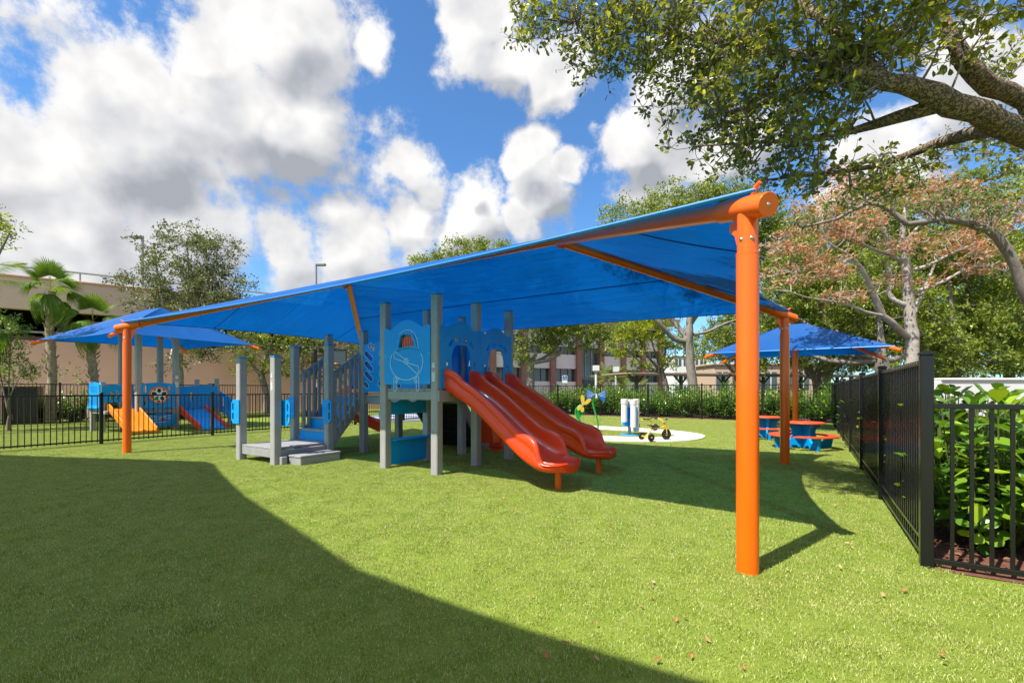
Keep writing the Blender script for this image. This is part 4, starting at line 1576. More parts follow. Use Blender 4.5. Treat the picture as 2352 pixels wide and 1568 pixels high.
def fence(name, label, p0, p1, h, post_at, spacing=0.1, rails=(), group=None, ps=0.062, gate=None, pk=0.016):
    p0, p1 = Vector((p0.x, p0.y, 0)), Vector((p1.x, p1.y, 0))
    d = p1 - p0
    Ln = d.length
    rz = math.atan2(d.y, d.x)
    root = thing(name, label, 'fence', p0, rz)
    cb = MB()
    if ('post', h, ps) not in _PICK:
        m = MB()
        m.box((0, 0, (h + 0.05) / 2 - 0.03), (ps, ps, h + 0.05 + 0.02), 0, 0.004)
        c = MB()
        c.box((0, 0, h + 0.042), (ps + 0.012, ps + 0.012, 0.022), 0, 0.005)
        c.box((0, 0, h + 0.057), (ps * 0.75, ps * 0.75, 0.010), 0, 0.003)
        _PICK[('post', h, ps)] = (m.mesh('post', MAT['black_metal']), c.mesh('cap', MAT['black_metal']))
    pm, cm = _PICK[('post', h, ps)]
    for s_ in post_at:
        o = link('post', pm, root, (s_, 0, 0))
        link('cap', cm, o)
    edges = sorted(post_at)
    for z, rh in rails:
        rb = MB()
        rb.box((Ln / 2, 0, z), (Ln, 0.030, rh), 0, 0.003)
        rb.build('rail', MAT['black_metal'], root)
    if ('pick', h, pk) not in _PICK:
        m = MB()
        m.box((0, 0, h / 2 + 0.018), (pk, pk, h - 0.05), 0)
        _PICK[('pick', h, pk)] = m.mesh('picket', MAT['black_metal'], 0)
    me = _PICK[('pick', h, pk)]
    n = int(Ln / spacing)
    for k in range(1, n):
        x = k * spacing
        if min(abs(x - e) for e in edges) < ps * 0.6:
            continue
        link('picket', me, root, (x, 0, 0))
    return root


FR = -1.08
RT = ((1.485, 0.036), (0.17, 0.030), (0.06, 0.030))
fr_ = fence('metal_fence', 'tall black picket fence running back along the right-hand hedge', UV(FR, 0.82), UV(FR, 17.82), 1.5, [0.0, 2.45, 4.9, 7.35, 9.8, 12.2, 14.6, 17.0], 0.1, RT, ps=0.075, pk=0.02)
# gate hardware on that fence
gh = MB()
gh.box((9.95, -0.05, 1.0), (0.09, 0.05, 0.10), 0, 0.01)
gh.build('gate_latch', MAT['red_plastic'], fr_)
gp_ = MB()
gp_.box((10.75, 0, 0.78), (0.06, 0.06, 1.5), 0, 0.004)
gp_.build('gate_post', MAT['black_metal'], fr_)
# dotted holes of the punched top rail, nearest bays
studs('screw', [aim(Vector((0.06 + 0.1 * k, 0.0155, 1.487)), (0, 1, 0)) for k in range(40)], 0.006, MAT['galv'], fr_)
fl_ = fence('metal_fence', 'low black picket fence in front of the glossy hedge at the right edge', UV(FR - 0.035, 0.80), UV(FR - 4.2, 0.80), 1.18, [2.45], 0.1, ((1.165, 0.034), (0.055, 0.036)), pk=0.021)
studs('screw', [aim(Vector((0.1 * k, s_ * 0.0155, 1.168)), (0, s_, 0)) for k in range(1, 9) for s_ in (1,)], 0.006, MAT['steel'], fl_)
fence('metal_fence', 'tall black picket fence across the back of the yard in front of the green hedge', UV(FR, 17.85), UV(13.6, 17.85), 1.5, [2.35 * k for k in range(0, 7)], 0.1, RT)
LF = fence('metal_fence', 'low black picket fence on the left in front of the toddler yard', UV(13.72, -2.6), UV(13.72, 11.8), 1.16, [0.45 + 2.42 * k for k in range(0, 6)], 0.1, ((1.145, 0.034), (0.085, 0.034)), ps=0.066)
q0, q1 = gp(-160, 983), gp(640, 957)
fence('metal_fence', 'black picket fence far left between the palms and the toddler yard', q0, q1, 1.5, [2.42 * k + 0.7 for k in range(0, 5)], 0.1, ((1.485, 0.036), (0.2, 0.03), (0.06, 0.03)))
bx_ = thing('utility_box', 'dark box standing behind the far left fence near the palms', 'utility box', gp(40, 975))
mb = MB()
mb.box((0, 0.2, 0.68), (0.95, 0.6, 1.36), 0.5, 0.02)
mb.build('cabinet', MAT['black_metal'], bx_)
mb = MB()
mb.box((0, 0.2, 1.39), (1.02, 0.67, 0.05), 0.5, 0.01)
mb.build('lid', MAT['black_metal'], bx_)


# ------------------------------------------------------------------ picnic tables
def picnic_table(label, loc, rz):
    root = thing('picnic_table', label, 'table', loc, rz, 'round children tables under the small shade')
    tp = MB()
    tp.lathe([(0.0, 0.545), (0.455, 0.545), (0.475, 0.552), (0.48, 0.562), (0.475, 0.572), (0.455, 0.579), (0.0, 0.579)], 44)
    tp.build('tabletop', MAT['table_red'], root)
    out = [(0.02, 0.03), (0.14, 0.03), (0.18, 0.075), (0.30, 0.075), (0.34, 0.0), (0.68, 0.0), (0.74, 0.27), (0.54, 0.27), (0.51, 0.18), (0.45, 0.14), (0.38, 0.16), (0.32, 0.22), (0.29, 0.34), (0.30, 0.43), (0.34, 0.46), (0.40, 0.47), (0.42, 0.545), (0.02, 0.545)]
    for k in range(4):
        a = k * math.pi / 2
        M = plane_M((0, 0, 0), (math.cos(a), math.sin(a), 0))
        plate('base_board', out, [], 0.07, MAT['blue_plastic'], root, M)
        # seat plank: crescent
        seg = ell(0, 0, 0.80, 0.80, 20, math.degrees(a) - 43, math.degrees(a) + 43) + ell(0, 0, 0.55, 0.55, 16, math.degrees(a) + 38, math.degrees(a) - 38)
        plate('seat', seg, [], 0.03, MAT['table_red'], root, Matrix.Translation((0, 0, 0.287)), 0.006)
        cl = MB()
        cl.box((0.36 * math.cos(a), 0.36 * math.sin(a), 0.515), (0.03, 0.06, 0.055), a, 0.004)
        cl.build('clip', MAT['table_red'], root)
    root.scale = (0.84, 0.84, 1.0)
    return root


picnic_table('round red and blue table nearest the orange posts', gp(1845, 1029), YAW + 0.5)
picnic_table('round red and blue table half hidden behind the front orange post', gp(1760, 1006), YAW + 0.2)


# ------------------------------------------------------------------ musical play pieces
def drum():
    root = thing('tube_drum', 'white tube drums on a blue backboard standing on a round blue base', 'drum', gp(1446, 998), 0.35)
    b = MB()
    b.lathe([(0.0, 0.0), (0.46, 0.0), (0.46, 0.012), (0.45, 0.018), (0.0, 0.02)], 36)
    b.build('base', MAT['cap_blue'], root)
    p = MB()
    p.box((0, 0, 0.26), (0.12, 0.10, 0.5), 0, 0.006)
    p.build('pillar', MAT['galv'], root)
    for a in (0.35, 1.2, -0.55):
        M = plane_M((0, 0, 0), (math.cos(a), math.sin(a), 0))
        plate('backboard', [(-0.33, 0.30), (0.36, 0.24), (0.36, 0.88), (-0.33, 0.88)], [], 0.02, MAT['blue_plastic'], root, M)
    for (x, y, z0, z1) in ((-0.36, -0.10, 0.42, 1.12), (0.0, -0.30, 0.25, 1.10), (0.40, 0.05, 0.10, 1.12), (-0.10, 0.25, 0.3, 1.12), (0.22, 0.30, 0.25, 1.10)):
        t = MB()
        t.tube([(x, y, z0), (x, y, z1)], 0.135, 24)
        to = t.build('tube', MAT['white_plastic'], root)
        c = MB()
        c.lathe([(0.148, z1 - 0.14), (0.150, z1 - 0.135), (0.150, z1 + 0.005), (0.142, z1 + 0.014), (0.0, z1 + 0.014)], 24, Matrix.Translation((x, y, 0)))
        c.build('tube_cap', MAT['white_plastic'], to)
    root.scale = (0.62, 0.62, 0.9)
    return root


drum()


def flower(kind, loc):
    if kind == 'yellow':
        root = thing('flower_chime', 'yellow petalled chime flower on a curved green stem with a leaf', 'play chime', loc)
        st = [(0.02, 0, 0), (0.02, 0, 0.20), (-0.05, 0, 0.38), (-0.17, 0, 0.55), (-0.23, 0, 0.72), (-0.20, 0, 0.86), (-0.08, 0, 0.97), (0.02, 0, 1.0)]
        s = MB()
        s.tube(st, [0.032] * 4 + [0.036] * 4, 14)
        s.build('stem', MAT['green_paint'], root)
        M = plane_M((0, 0, 0), (1, 0, 0))
        plate('leaf', [(-0.05, 0.38), (-0.17, 0.55), (-0.22, 0.72), (-0.19, 0.86), (-0.06, 0.965), (0.02, 0.93), (0.10, 0.72), (0.12, 0.66), (-0.02, 0.60), (-0.055, 0.52)], [], 0.02, MAT['green_paint'], root, M)
        for k, a in enumerate((118, 62, -68, -112)):
            Lp = 0.38 if k < 2 else 0.27
            pet = [(0.02, -0.015), (0.12, -0.07), (Lp * 0.7, -0.085), (Lp, -0.03), (Lp * 0.98, 0.02), (Lp * 0.75, 0.06), (0.12, 0.05), (0.02, 0.02)]
            Mp = Matrix.Translation((0.03, -0.06 - 0.004 * k, 1.0)) @ Matrix.Rotation(R(24), 4, 'Y') @ plane_M((0, 0, 0), (1, 0, 0)) @ Matrix.Rotation(R(a), 4, 'Z')
            plate('petal', pet, [], 0.018, MAT['yellow_plastic'], root, Mp)
        h = MB()
        h.lathe([(0, 0.03), (0.03, 0.025), (0.04, 0)], 12, aim(Vector((0.03, -0.075, 1.0)), (0, -1, 0)))
        h.build('hub', MAT['galv'], root)
        cd = MB()
        cd.tube([(0.06, -0.05, 0.70), (0.06, -0.05, 0.05)], 0.004, 5)
        cd.build('cord', MAT['black_rubber'], root)
    else:
        root = thing('butterfly_chime', 'blue striped butterfly chime on a tall bent green pole', 'play chime', loc)
        s = MB()
        s.tube([(0.0, 0, 0), (-0.02, 0, 0.3), (-0.14, 0, 0.75), (-0.21, 0, 1.0), (-0.21, 0, 1.14), (-0.15, 0, 1.24)], 0.034, 14)
        s.build('stem', MAT['green_paint'], root)
        M = plane_M((-0.09, -0.06, 1.38), (1, 0, 0))
        for sx in (-1, 1):
            w_ = [(0.03, 0.0), (0.16, 0.05), (0.30, 0.17), (0.38, 0.19), (0.385, 0.05), (0.36, -0.14), (0.38, -0.24), (0.30, -0.26), (0.20, -0.19), (0.10, -0.07), (0.03, -0.04)]
            q = plate('wing', [(sx * x, y) for x, y in w_], [], 0.02, MAT['blue_deep'], root, M @ Matrix.Rotation(R(-4), 4, 'Z'))
            ln = [[(sx * (0.06 + 0.03 * k), 0.0 - 0.02 * k), (sx * (0.18 + 0.03 * k), 0.06 - 0.05 * k), (sx * 0.36, 0.15 - 0.085 * k)] for k in range(4)]
            stroke('stripe', ln, 0.007, MAT['court_line'], q, M @ Matrix.Translation((0, 0, 0.011)))
        b = MB()
        b.tube([M @ Vector((0, 0.03, 0.02)), M @ Vector((0, -0.16, 0.02))], 0.028, 8)
        b.build('body', MAT['white_plastic'], root)
        cd = MB()
        cd.tube([(-0.05, -0.04, 0.75), (0.07, -0.05, 0.5), (0.05, -0.05, 0.1), (-0.2, -0.1, 0.03), (-0.5, -0.1, 0.03)], 0.004, 5)
        cd.build('cord', MAT['black_rubber'], root)
    root.scale = (0.82, 0.82, 0.82)
    return root


flower('yellow', gp(1336, 991.5))
flower('blue', gp(1374, 985))


# ------------------------------------------------------------------ tricycles
def trike(label, loc, rz):
    root = thing('tricycle', label, 'tricycle', loc, rz, 'yellow tricycles on the white path')

    def wheel(x, y, r, w_):
        M = Matrix.Translation((x, y, r)) @ Matrix.Rotation(R(90), 4, 'X')
        t = MB()
        t.lathe([(r * 0.74, -w_), (r * 0.93, -w_), (r, -w_ * 0.6), (r, w_ * 0.6), (r * 0.93, w_), (r * 0.74, w_)], 28, M)
        wo = bpy.data.objects.new('wheel', t.mesh('wheel', MAT['black_rubber']))
        COL.objects.link(wo)
        wo.parent = root
        rm = MB()
        rm.lathe([(0.0, w_ * 1.15), (r * 0.25, w_ * 1.1), (r * 0.3, w_ * 0.7), (r * 0.75, w_ * 0.8), (r * 0.75, -w_ * 0.8), (r * 0.3, -w_ * 0.7), (r * 0.25, -w_ * 1.1), (0.0, -w_ * 1.15)], 24, M)
        rm.build('rim', MAT['trike_yellow'], wo)
    wheel(0.42, 0, 0.17, 0.026)
    wheel(-0.33, -0.26, 0.115, 0.028)
    wheel(-0.33, 0.26, 0.115, 0.028)
    f = MB()
    f.tube([(-0.33, -0.24, 0.115), (-0.33, 0.24, 0.115)], 0.024, 12)
    f.build('axle', MAT['trike_yellow'], root)
    f = MB()
    f.tube([(-0.33, 0.0, 0.13), (-0.22, 0, 0.26), (-0.10, 0, 0.375), (0.02, 0, 0.40), (0.20, 0, 0.39), (0.34, 0, 0.42)], 0.024, 12)
    f.build('frame', MAT['trike_yellow'], root)
    for s_ in (-1, 1):
        fk = MB()
        fk.tube([(0.42, s_ * 0.045, 0.17), (0.385, s_ * 0.05, 0.36), (0.35, s_ * 0.07, 0.55), (0.33, s_ * 0.13, 0.64), (0.27, s_ * 0.25, 0.675), (0.22, s_ * 0.28, 0.675)], 0.017, 10)
        fk.build('handlebar', MAT['trike_yellow'], root)
        gr = MB()
        gr.tube([(0.27, s_ * 0.25, 0.675), (0.17, s_ * 0.30, 0.675)], 0.022, 10)
        gr.build('grip', MAT['black_rubber'], root)
        pd = MB()
        pd.box((0.42 + s_ * 0.08, s_ * 0.15, 0.17 - s_ * 0.02), (0.06, 0.09, 0.03), 0, 0.006)
        pd.build('pedal', MAT['black_rubber'], root)
        cr = MB()
        cr.tube([(0.42, s_ * 0.03, 0.17), (0.42 + s_ * 0.08, s_ * 0.11, 0.17 - s_ * 0.02)], 0.007, 6)
        cr.build('crank', MAT['galv'], root)
    cb = MB()
    cb.tube([(0.36, -0.065, 0.52), (0.36, 0.065, 0.52)], 0.022, 10)
    cb.build('crossbar', MAT['black_rubber'], root)

    def seatf(a, b):
        x = -0.22 + 0.36 * a
        y = (b - 0.5) * (0.28 - 0.14 * a)
        return Vector((x, y, 0.415 + 0.075 * (1 - a) ** 4 + 0.02 * a + 0.06 * (b - 0.5) ** 2))
    sm = MB()
    sm.grid(seatf, 10, 8)
    so_ = sm.build('seat', MAT['black_rubber'], root, 60)
    md = so_.modifiers.new('thick', 'SOLIDIFY')
    md.thickness = 0.02
    root.scale = (0.78, 0.78, 0.78)
    return root


trike('yellow tricycle with black seat at the front of the white path', gp(1505, 1010, 0.026), R(18))
trike('yellow tricycle partly hidden behind the white tube drums', gp(1485, 986.5, 0.026), R(160))


# ------------------------------------------------------------------ basketball hoop far behind the stairs
hp_ = thing('basketball_hoop', 'black portable basketball hoop standing behind the stairs', 'basketball hoop', at(724, 955, 22.5) * Vector((1, 1, 0)))
m = MB()
m.tube([(0, 0, 0), (0, 0, 3.25)], 0.085, 12)
m.build('pole', MAT['black_metal'], hp_)
m = MB()
m.box((0.05, 0, 0.15), (0.9, 0.6, 0.3), 0, 0.05)
m.build('base', MAT['black_rubber'], hp_)
for k, z in enumerate((2.55, 2.95)):
    m = MB()
    m.tube([(0, 0, z), (0.95, -0.1, z + 0.12)], 0.04, 8)
    m.build('arm', MAT['black_metal'], hp_)
m = MB()
m.tube([(-0.25, 0, 2.38), (0.2, 0, 2.38)], 0.05, 8)
m.build('crank', MAT['black_metal'], hp_)
for (z, c) in ((1.70, 'trike_yellow'), (1.50, 'label_white')):
    m = MB()
    m.tube([(0, 0, z - 0.1), (0, 0, z + 0.1)], 0.09, 12)
    m.build('sticker', MAT[c], hp_)
M = plane_M((1.0, -0.12, 2.85), (1, 0.2, 0))
fr = plate('backboard', rrect(0, 0, 1.1, 0.8, 0.03), [rrect(0, 0, 1.0, 0.7, 0.02)], 0.05, MAT['black_metal'], hp_, M)
plate('backboard_glass', rrect(0, 0, 1.01, 0.71, 0.02), [], 0.008, MAT['glass_dark'], fr, M)
m = MB()
m.tube([M @ Vector((0.22 * math.cos(a), -0.3, 0.30 + 0.22 * math.sin(a))) for a in [2 * math.pi * k / 20 for k in range(21)]], 0.012, 6)
m.build('rim', MAT['orange_paint'], hp_)

# ------------------------------------------------------------------ unseen canopy added left behind the camera, shaped to throw the lawn shadow
def shadow_canopy():
    H = 5.4
    off = Vector((0.784, 0.620)) * (H / math.tan(SUN_EL))
    edge = [(-10.6, 9.15), (-7.6, 8.62), (-5.45, 8.22), (-5.12, 7.95), (-4.35, 6.95), (-3.2, 5.55), (-2.1, 4.38), (-1.1, 3.30), (-0.55, 2.90), (0.1, 2.46), (0.85, 2.02), (2.3, 1.2)]
    poly = [(x - off.x, y - off.y) for x, y in edge]
    poly += [(x - off.x, y - off.y) for x, y in ((2.2, 0.6), (-1.0, 0.9), (-3.6, 1.9), (-7.5, 5.4), (-11.6, 8.8))]
    root = thing('shadow_caster', 'flat pale canopy added outside the picture, shaped to cast the shadow on the near left lawn', 'canopy')
    rf = MB()
    rf.prism([(x, y) for x, y in poly][::-1], H - 0.25, H)
    rf.build('roof', MAT['white_wall'], root, 0)
    for (x, y) in ((-10.6, 5.1), (-6.4, 0.6), (-1.9, -1.75)):
        m = MB()
        m.tube([(x, y, -0.05), (x, y, H - 0.24)], 0.13, 16)
        m.build('post', MAT['white_wall'], root)


shadow_canopy()


# ------------------------------------------------------------------ parking garage on the left
def garage():
    p0 = Vector((-22.4, 21.0, 0))
    d = Vector((0.81, 0.586, 0)).normalized()
    rz = math.atan2(d.y, d.x)
    root = thing('parking_garage', 'long pink stucco parking garage with dark open deck behind the palms', 'building', p0, rz)
    x0, x1 = -14.0, 17.0
    cx, w = (x0 + x1) / 2, x1 - x0
    m = MB()
    m.box((cx, 0.15, 1.75), (w, 0.3, 3.6), 0, 0.02)
    m.build('lower_wall', MAT['stucco_pink'], root)
    m = MB()
    m.box((cx, 0.15, 5.68), (w, 0.34, 1.46), 0, 0.02)
    m.build('upper_parapet', MAT['stucco_mauve'], root)
    m = MB()
    m.box((cx, 0.12, 6.44), (w, 0.44, 0.08), 0, 0.01)
    m.build('coping', MAT['stucco_pink'], root)
    m = MB()
    m.box((cx, 8.0, 3.3), (w, 15.0, 0.3), 0)
    m.build('floor_slab', MAT['dark_interior'], root)
    m = MB()
    m.box((cx, 8.0, 5.3), (w, 15.0, 0.3), 0)
    m.build('ceiling_slab', MAT['dark_interior'], root)
    m = MB()
    m.box((cx, 15.5, 3.0), (w, 0.3, 6.0), 0)
    m.build('back_wall', MAT['dark_interior'], root)
    for k in range(5):
        m = MB()
        m.box((x0 + 3 + k * 6.2, 0.9, 4.3), (0.5, 0.6, 2.2), 0)
        m.build('column', MAT['dark_interior'], root)
    for (z, y) in ((3.95, 0.1), (6.95, 0.3)):
        m = MB()
        m.tube([(x0, y, z), (x1, y, z)], 0.05, 8)
        m.build('handrail', MAT['galv'], root)
        for k in range(10):
            m = MB()
            m.tube([(x0 + 1 + k * 3, y, z - 0.45), (x0 + 1 + k * 3, y, z)], 0.035, 6)
            m.build('rail_post', MAT['galv'], root)
    # pale vehicles' flanks and panels glimpsed behind the rail
    for k in range(6):
        m = MB()
        m.box((x0 + 4 + k * 5.1, 1.4, 3.72), (1.9, 0.05, 0.26), 0)
        m.build('infill_panel', MAT['spandrel'] if k % 2 else MAT['brick_red'], root)
    return root


garage()


def light_pole(label, base, h, head):
    root = thing('light_pole', label, 'street lamp', base, 0)
    m = MB()
    m.tube([(0, 0, 0), (0, 0, h)], [0.10, 0.075], 10)
    m.build('pole', MAT['galv'], root)
    m = MB()
    m.box((head * 0.35, 0, h - 0.05), (0.7, 0.34, 0.16), 0, 0.03)
    m.build('lamp_head', MAT['galv'], root)
    m = MB()
    m.box((head * 0.35, 0, h - 0.14), (0.55, 0.26, 0.02), 0, 0.0)
    m.build('lens', MAT['white_plastic'], root)


light_pole('tall grey lamp pole rising above the garage roof beside the left tree', Vector((-22.0, 27.5, 0)), at(327, 542, 27.5).z, -1)
light_pole('grey lamp pole whose head just clears the large blue shade', Vector((at(726, 605, 34).x, 34, 0)), at(726, 606, 34).z, 1)


# ------------------------------------------------------------------ office building beyond the back hedge
def office():
    d = Vector((math.cos(R(28)), math.sin(R(28)), 0))
    pc = at(1290, 895, 64.0)
    p0 = Vector((pc.x, pc.y, 0))
    rz = math.atan2(d.y, d.x)
    root = thing('office_building', 'three storey pink office block with dark windows beyond the back hedge', 'building', p0, rz)
    # column positions measured along the facade
    cols = []
    for px in (1200.5, 1267, 1326.4, 1378, 1428.5, 1473.6, 1514.2):
        r_ = (px - CX) / F_PX
        t = (r_ * p0.y - p0.x) / (d.x - r_ * d.y)
        cols.append(t)
    step = cols[1] - cols[0]
    cols = [cols[0] - step * k for k in (5, 4, 3, 2, 1)] + cols
    x0, x1 = cols[0], cols[-1] + 0.3
    m = MB()
    m.box(((x0 + x1) / 2, 6.3, 6.5), (x1 - x0, 12, 13.0), 0)
    m.build('core', MAT['mullion'], root)
    S = 64.0 / F_PX
    z = lambda py: EYE + (HY - py) * S
    bands = [(z(876), z(846.5)), (z(814), z(796)), (z(763), z(742))]
    sp = [(-0.2, bands[0][0]), (bands[0][1], bands[1][0]), (bands[1][1], bands[2][0]), (bands[2][1], bands[2][1] + 0.7)]
    ent = 7
    for i in range(len(cols) - 1):
        a, b = cols[i] + 0.42, cols[i + 1] - 0.42
        entry = (i == ent)
        for k, (za, zb) in enumerate(sp):
            if entry and k in (0, 1):
                continue
            m = MB()
            m.box(((a + b) / 2, 0.0, (za + zb) / 2), (b - a, 0.35, zb - za), 0, 0.02)
            m.build('spandrel_panel', MAT['spandrel'] if k else MAT['spandrel'], root)
        for k, (za, zb) in enumerate(bands):
            if entry and k == 0:
                za, zb = 0.2, bands[1][1]
            if entry and k == 1:
                continue
            m = MB()
            m.box(((a + b) / 2, 0.22, (za + zb) / 2), (b - a, 0.06, zb - za), 0)
            g = m.build('window', MAT['glass_dark'], root)
            for q in range(1, 3):
                mm = MB()
                mm.box((a + (b - a) * q / 3, 0.16, (za + zb) / 2), (0.10, 0.10, zb - za), 0)
                mm.build('mullion', MAT['mullion'] if not entry else MAT['galv'], g)
            if entry:
                for zz in (2.9, 5.3):
                    mm = MB()
                    mm.box(((a + b) / 2, 0.15, zz), (b - a, 0.12, 0.14), 0)
                    mm.build('transom', MAT['galv'], g)
                for s_ in (-0.55, 0.55):
                    mm = MB()
                    mm.box(((a + b) / 2 + s_ * 1.0, 0.10, 1.55), (0.98, 0.08, 2.6), 0, 0.01)
                    dd = mm.build('door', MAT['galv'], root)
                    mm = MB()
                    mm.box(((a + b) / 2 + s_ * 1.0, 0.05, 1.6), (0.74, 0.04, 2.2), 0)
                    mm.build('pane', MAT['glass_dark'], dd)
    for t in cols:
        m = MB()
        m.box((t, -0.15, (bands[2][1] + 0.7) / 2), (0.85, 0.8, bands[2][1] + 0.7), 0, 0.03)
        m.build('column', MAT['brick_red'], root)
    m = MB()
    m.box(((x0 + x1) / 2, 4.5, bands[2][1] + 1.15), (x1 - x0 + 3.0, 14.0, 0.9), 0, 0.05)
    m.build('roof_fascia', MAT['roof_tan'], root)
    # entrance steps and rail
    m = MB()
    ex = (cols[ent] + cols[ent + 1]) / 2
    m.box((ex, -2.0, 0.2), (6.5, 3.2, 0.4), 0, 0.02)
    m.build('entrance_step', MAT['brick_red'], root)
    for q in range(2):
        m = MB()
        m.tube([(ex - 4.2, -3.6 - q * 0.6, 0.5), (ex - 1.0, -3.4 - q * 0.6, 1.3)], 0.05, 6)
        m.build('ramp_rail', MAT['galv'], root)
    return root


office()


def simple_block(name, label, pL, pR, dist, top, bot, wall, nwin, floors):
    a, b = at(pL, HY, dist), at(pR, HY, dist)
    w = b.x - a.x
    zt = EYE + (HY - top) * dist / F_PX
    root = thing(name, label, 'building', ((a.x + b.x) / 2, dist, 0))
    m = MB()
    m.box((0, 3, zt / 2), (w, 6, zt), 0, 0.05)
    m.build('wall', wall, root)
    m = MB()
    m.box((0, 3, zt + 0.12), (w + 0.5, 6.5, 0.24), 0, 0.03)
    m.build('roof', wall, root)
    fh = zt / floors
    for f in range(floors):
        for k in range(nwin):
            x = -w / 2 + w * (k + 0.5) / nwin
            m = MB()
            m.box((x, -0.02, fh * (f + 0.55)), (w / nwin * 0.72, 0.08, fh * 0.5), 0)
            g = m.build('window', MAT['glass_dark'], root)
            m = MB()
            m.box((x, -0.08, fh * (f + 0.55)), (0.10, 0.06, fh * 0.5), 0)
            m.build('mullion', MAT['white_wall'], g)
    return root


simple_block('white_building', 'distant white building with balcony openings seen between tree trunks', 1548, 1625, 85, 818, 0, MAT['white_wall'], 4, 3)
simple_block('peach_building', 'low peach building with green tinted windows right of the large trunk', 1640, 1900, 60, 838, 0, MAT['peach_wall'], 7, 1)


# covered parking roof
def carport():
    a, b = at(1440, HY, 37), at(1960, HY, 43)
    d = (b - a)
    d.z = 0
    root = thing('carport', 'long low carport with thin roof and bracketed posts beyond the hedge', 'carport', (a.x, a.y, 0), math.atan2(d.y, d.x))
    Ln = d.length
    m = MB()
    m.box((Ln / 2, 2.0, 2.62), (Ln, 5.2, 0.10), 0, 0.01)
    m.build('roof', MAT['roof_tan'], root)
    m = MB()
    m.box((Ln / 2, -0.62, 2.50), (Ln, 0.06, 0.16), 0, 0.01)
    m.build('roof_edge', MAT['mullion'], root)
    n = 6
    for k in range(n):
        x = 1.2 + (Ln - 2.4) * k / (n - 1)
        p = MB()
        p.box((x, 0.6, 1.25), (0.22, 0.22, 2.5), 0, 0.01)
        po = p.build('post', MAT['mullion'], root)
        for s_ in (-1, 1):
            b_ = MB()
            b_.tube([(x, 0.6, 1.75), (x + s_ * 0.45, 0.6, 2.25), (x + s_ * 0.75, 0.6, 2.52)], 0.07, 6)
            b_.build('bracket', MAT['mullion'], po)


carport()


def path_lamp(label, px, top, dist):
    h = EYE + (HY - top) * dist / F_PX
    root = thing('path_lamp', label, 'street lamp', Vector((at(px, HY, dist).x, dist, 0)), 0, 'square-headed white lamps by the office')
    m = MB()
    m.tube([(0, 0, 0), (0, 0, h - 0.7)], 0.11, 12)
    m.build('pole', MAT['white_wall'], root)
    m = MB()
    m.lathe([(0.12, h - 0.75), (0.38, h - 0.5), (0.38, h), (0.0, h)], 4, Matrix.Rotation(R(45), 4, 'Z'))
    m.build('lamp_head', MAT['white_wall'], root)


path_lamp('square-headed white lamp directly before the office entrance', 1369, 839, 44)
path_lamp('square-headed white lamp beside the small palm, right of the office entrance', 1415, 842, 46)

sg = thing('parking_sign', 'small blue and white disabled parking sign on a thin pole', 'sign', Vector((at(1297, HY, 38).x, 38, 0)))
m = MB()
m.tube([(0, 0, 0), (0, 0, 2.5)], 0.05, 8)
m.build('pole', MAT['galv'], sg)
Ms = plane_M((0, -0.06, 2.15), (1, 0, 0))
pl = plate('sign_plate', rrect(0, 0, 0.42, 0.62, 0.03), [], 0.02, MAT['label_white'], sg, Ms, 0.002)
bp_ = plate('blue_field', rrect(0, 0.1, 0.36, 0.36, 0.02), [], 0.006, MAT['blue_deep'], pl, Ms @ Matrix.Translation((0, 0, 0.012)), 0.001)
stroke('wheelchair_symbol', [ell(0.0, 0.04, 0.09, 0.09, 14, -200, 40), [(-0.03, 0.22), (-0.02, 0.10), (0.08, 0.10), (0.12, 0.0)], ell(-0.03, 0.24, 0.02, 0.02, 8)], 0.012, MAT['label_white'], bp_, Ms @ Matrix.Translation((0, 0, 0.017)))

# white wall beyond the right hedge
ww = thing('white_wall', 'long white boundary wall above the glossy hedge at the far right', 'wall', (27.6, 17.5, 0))
m = MB()
m.box((0, 0, 0.82), (23.0, 0.3, 1.64), 0, 0.02)
m.build('wall_face', MAT['white_wall'], ww)
m = MB()
m.box((0, 0, 1.68), (23.0, 0.42, 0.09), 0, 0.02)
m.build('wall_coping', MAT['white_wall'], ww)

# ------------------------------------------------------------------ vegetation
def unit(a):
    return a / np.maximum(np.linalg.norm(a, axis=-1, keepdims=True), 1e-9)


def leaf_arrays(pos, along, normal, length, width, fancy=False):
    """one small folded face pair (or quad) per leaf"""
    n = len(pos)
    along = unit(along)
    side = unit(np.cross(along, normal))
    nor = np.cross(side, along)
    L = length[:, None]
    Wd = width[:, None]
    if not fancy:
        v = np.stack([pos, pos + along * L * 0.5 + side * Wd * 0.5 + nor * L * 0.08, pos + along * L, pos + along * L * 0.5 - side * Wd * 0.5 + nor * L * 0.08], 1)
        idx = np.arange(n)[:, None] * 4
        f = idx + np.array([[0, 1, 2, 3]])
        return v.reshape(-1, 3), f, 1
    sag = nor * L
    v = np.stack([pos,
                  pos + along * L * 0.42 + side * Wd * 0.40 + sag * 0.07,
                  pos + along * L * 0.78 + side * Wd * 0.46 + sag * 0.05,
                  pos + along * L - sag * 0.06,
                  pos + along * L * 0.78 - side * Wd * 0.46 + sag * 0.05,
                  pos + along * L * 0.42 - side * Wd * 0.40 + sag * 0.07], 1)
    idx = np.arange(n)[:, None] * 6
    f = np.concatenate([idx + np.array([[0, 3, 2, 1]]), idx + np.array([[0, 5, 4, 3]])], 0)
    return v.reshape(-1, 3), f, 2


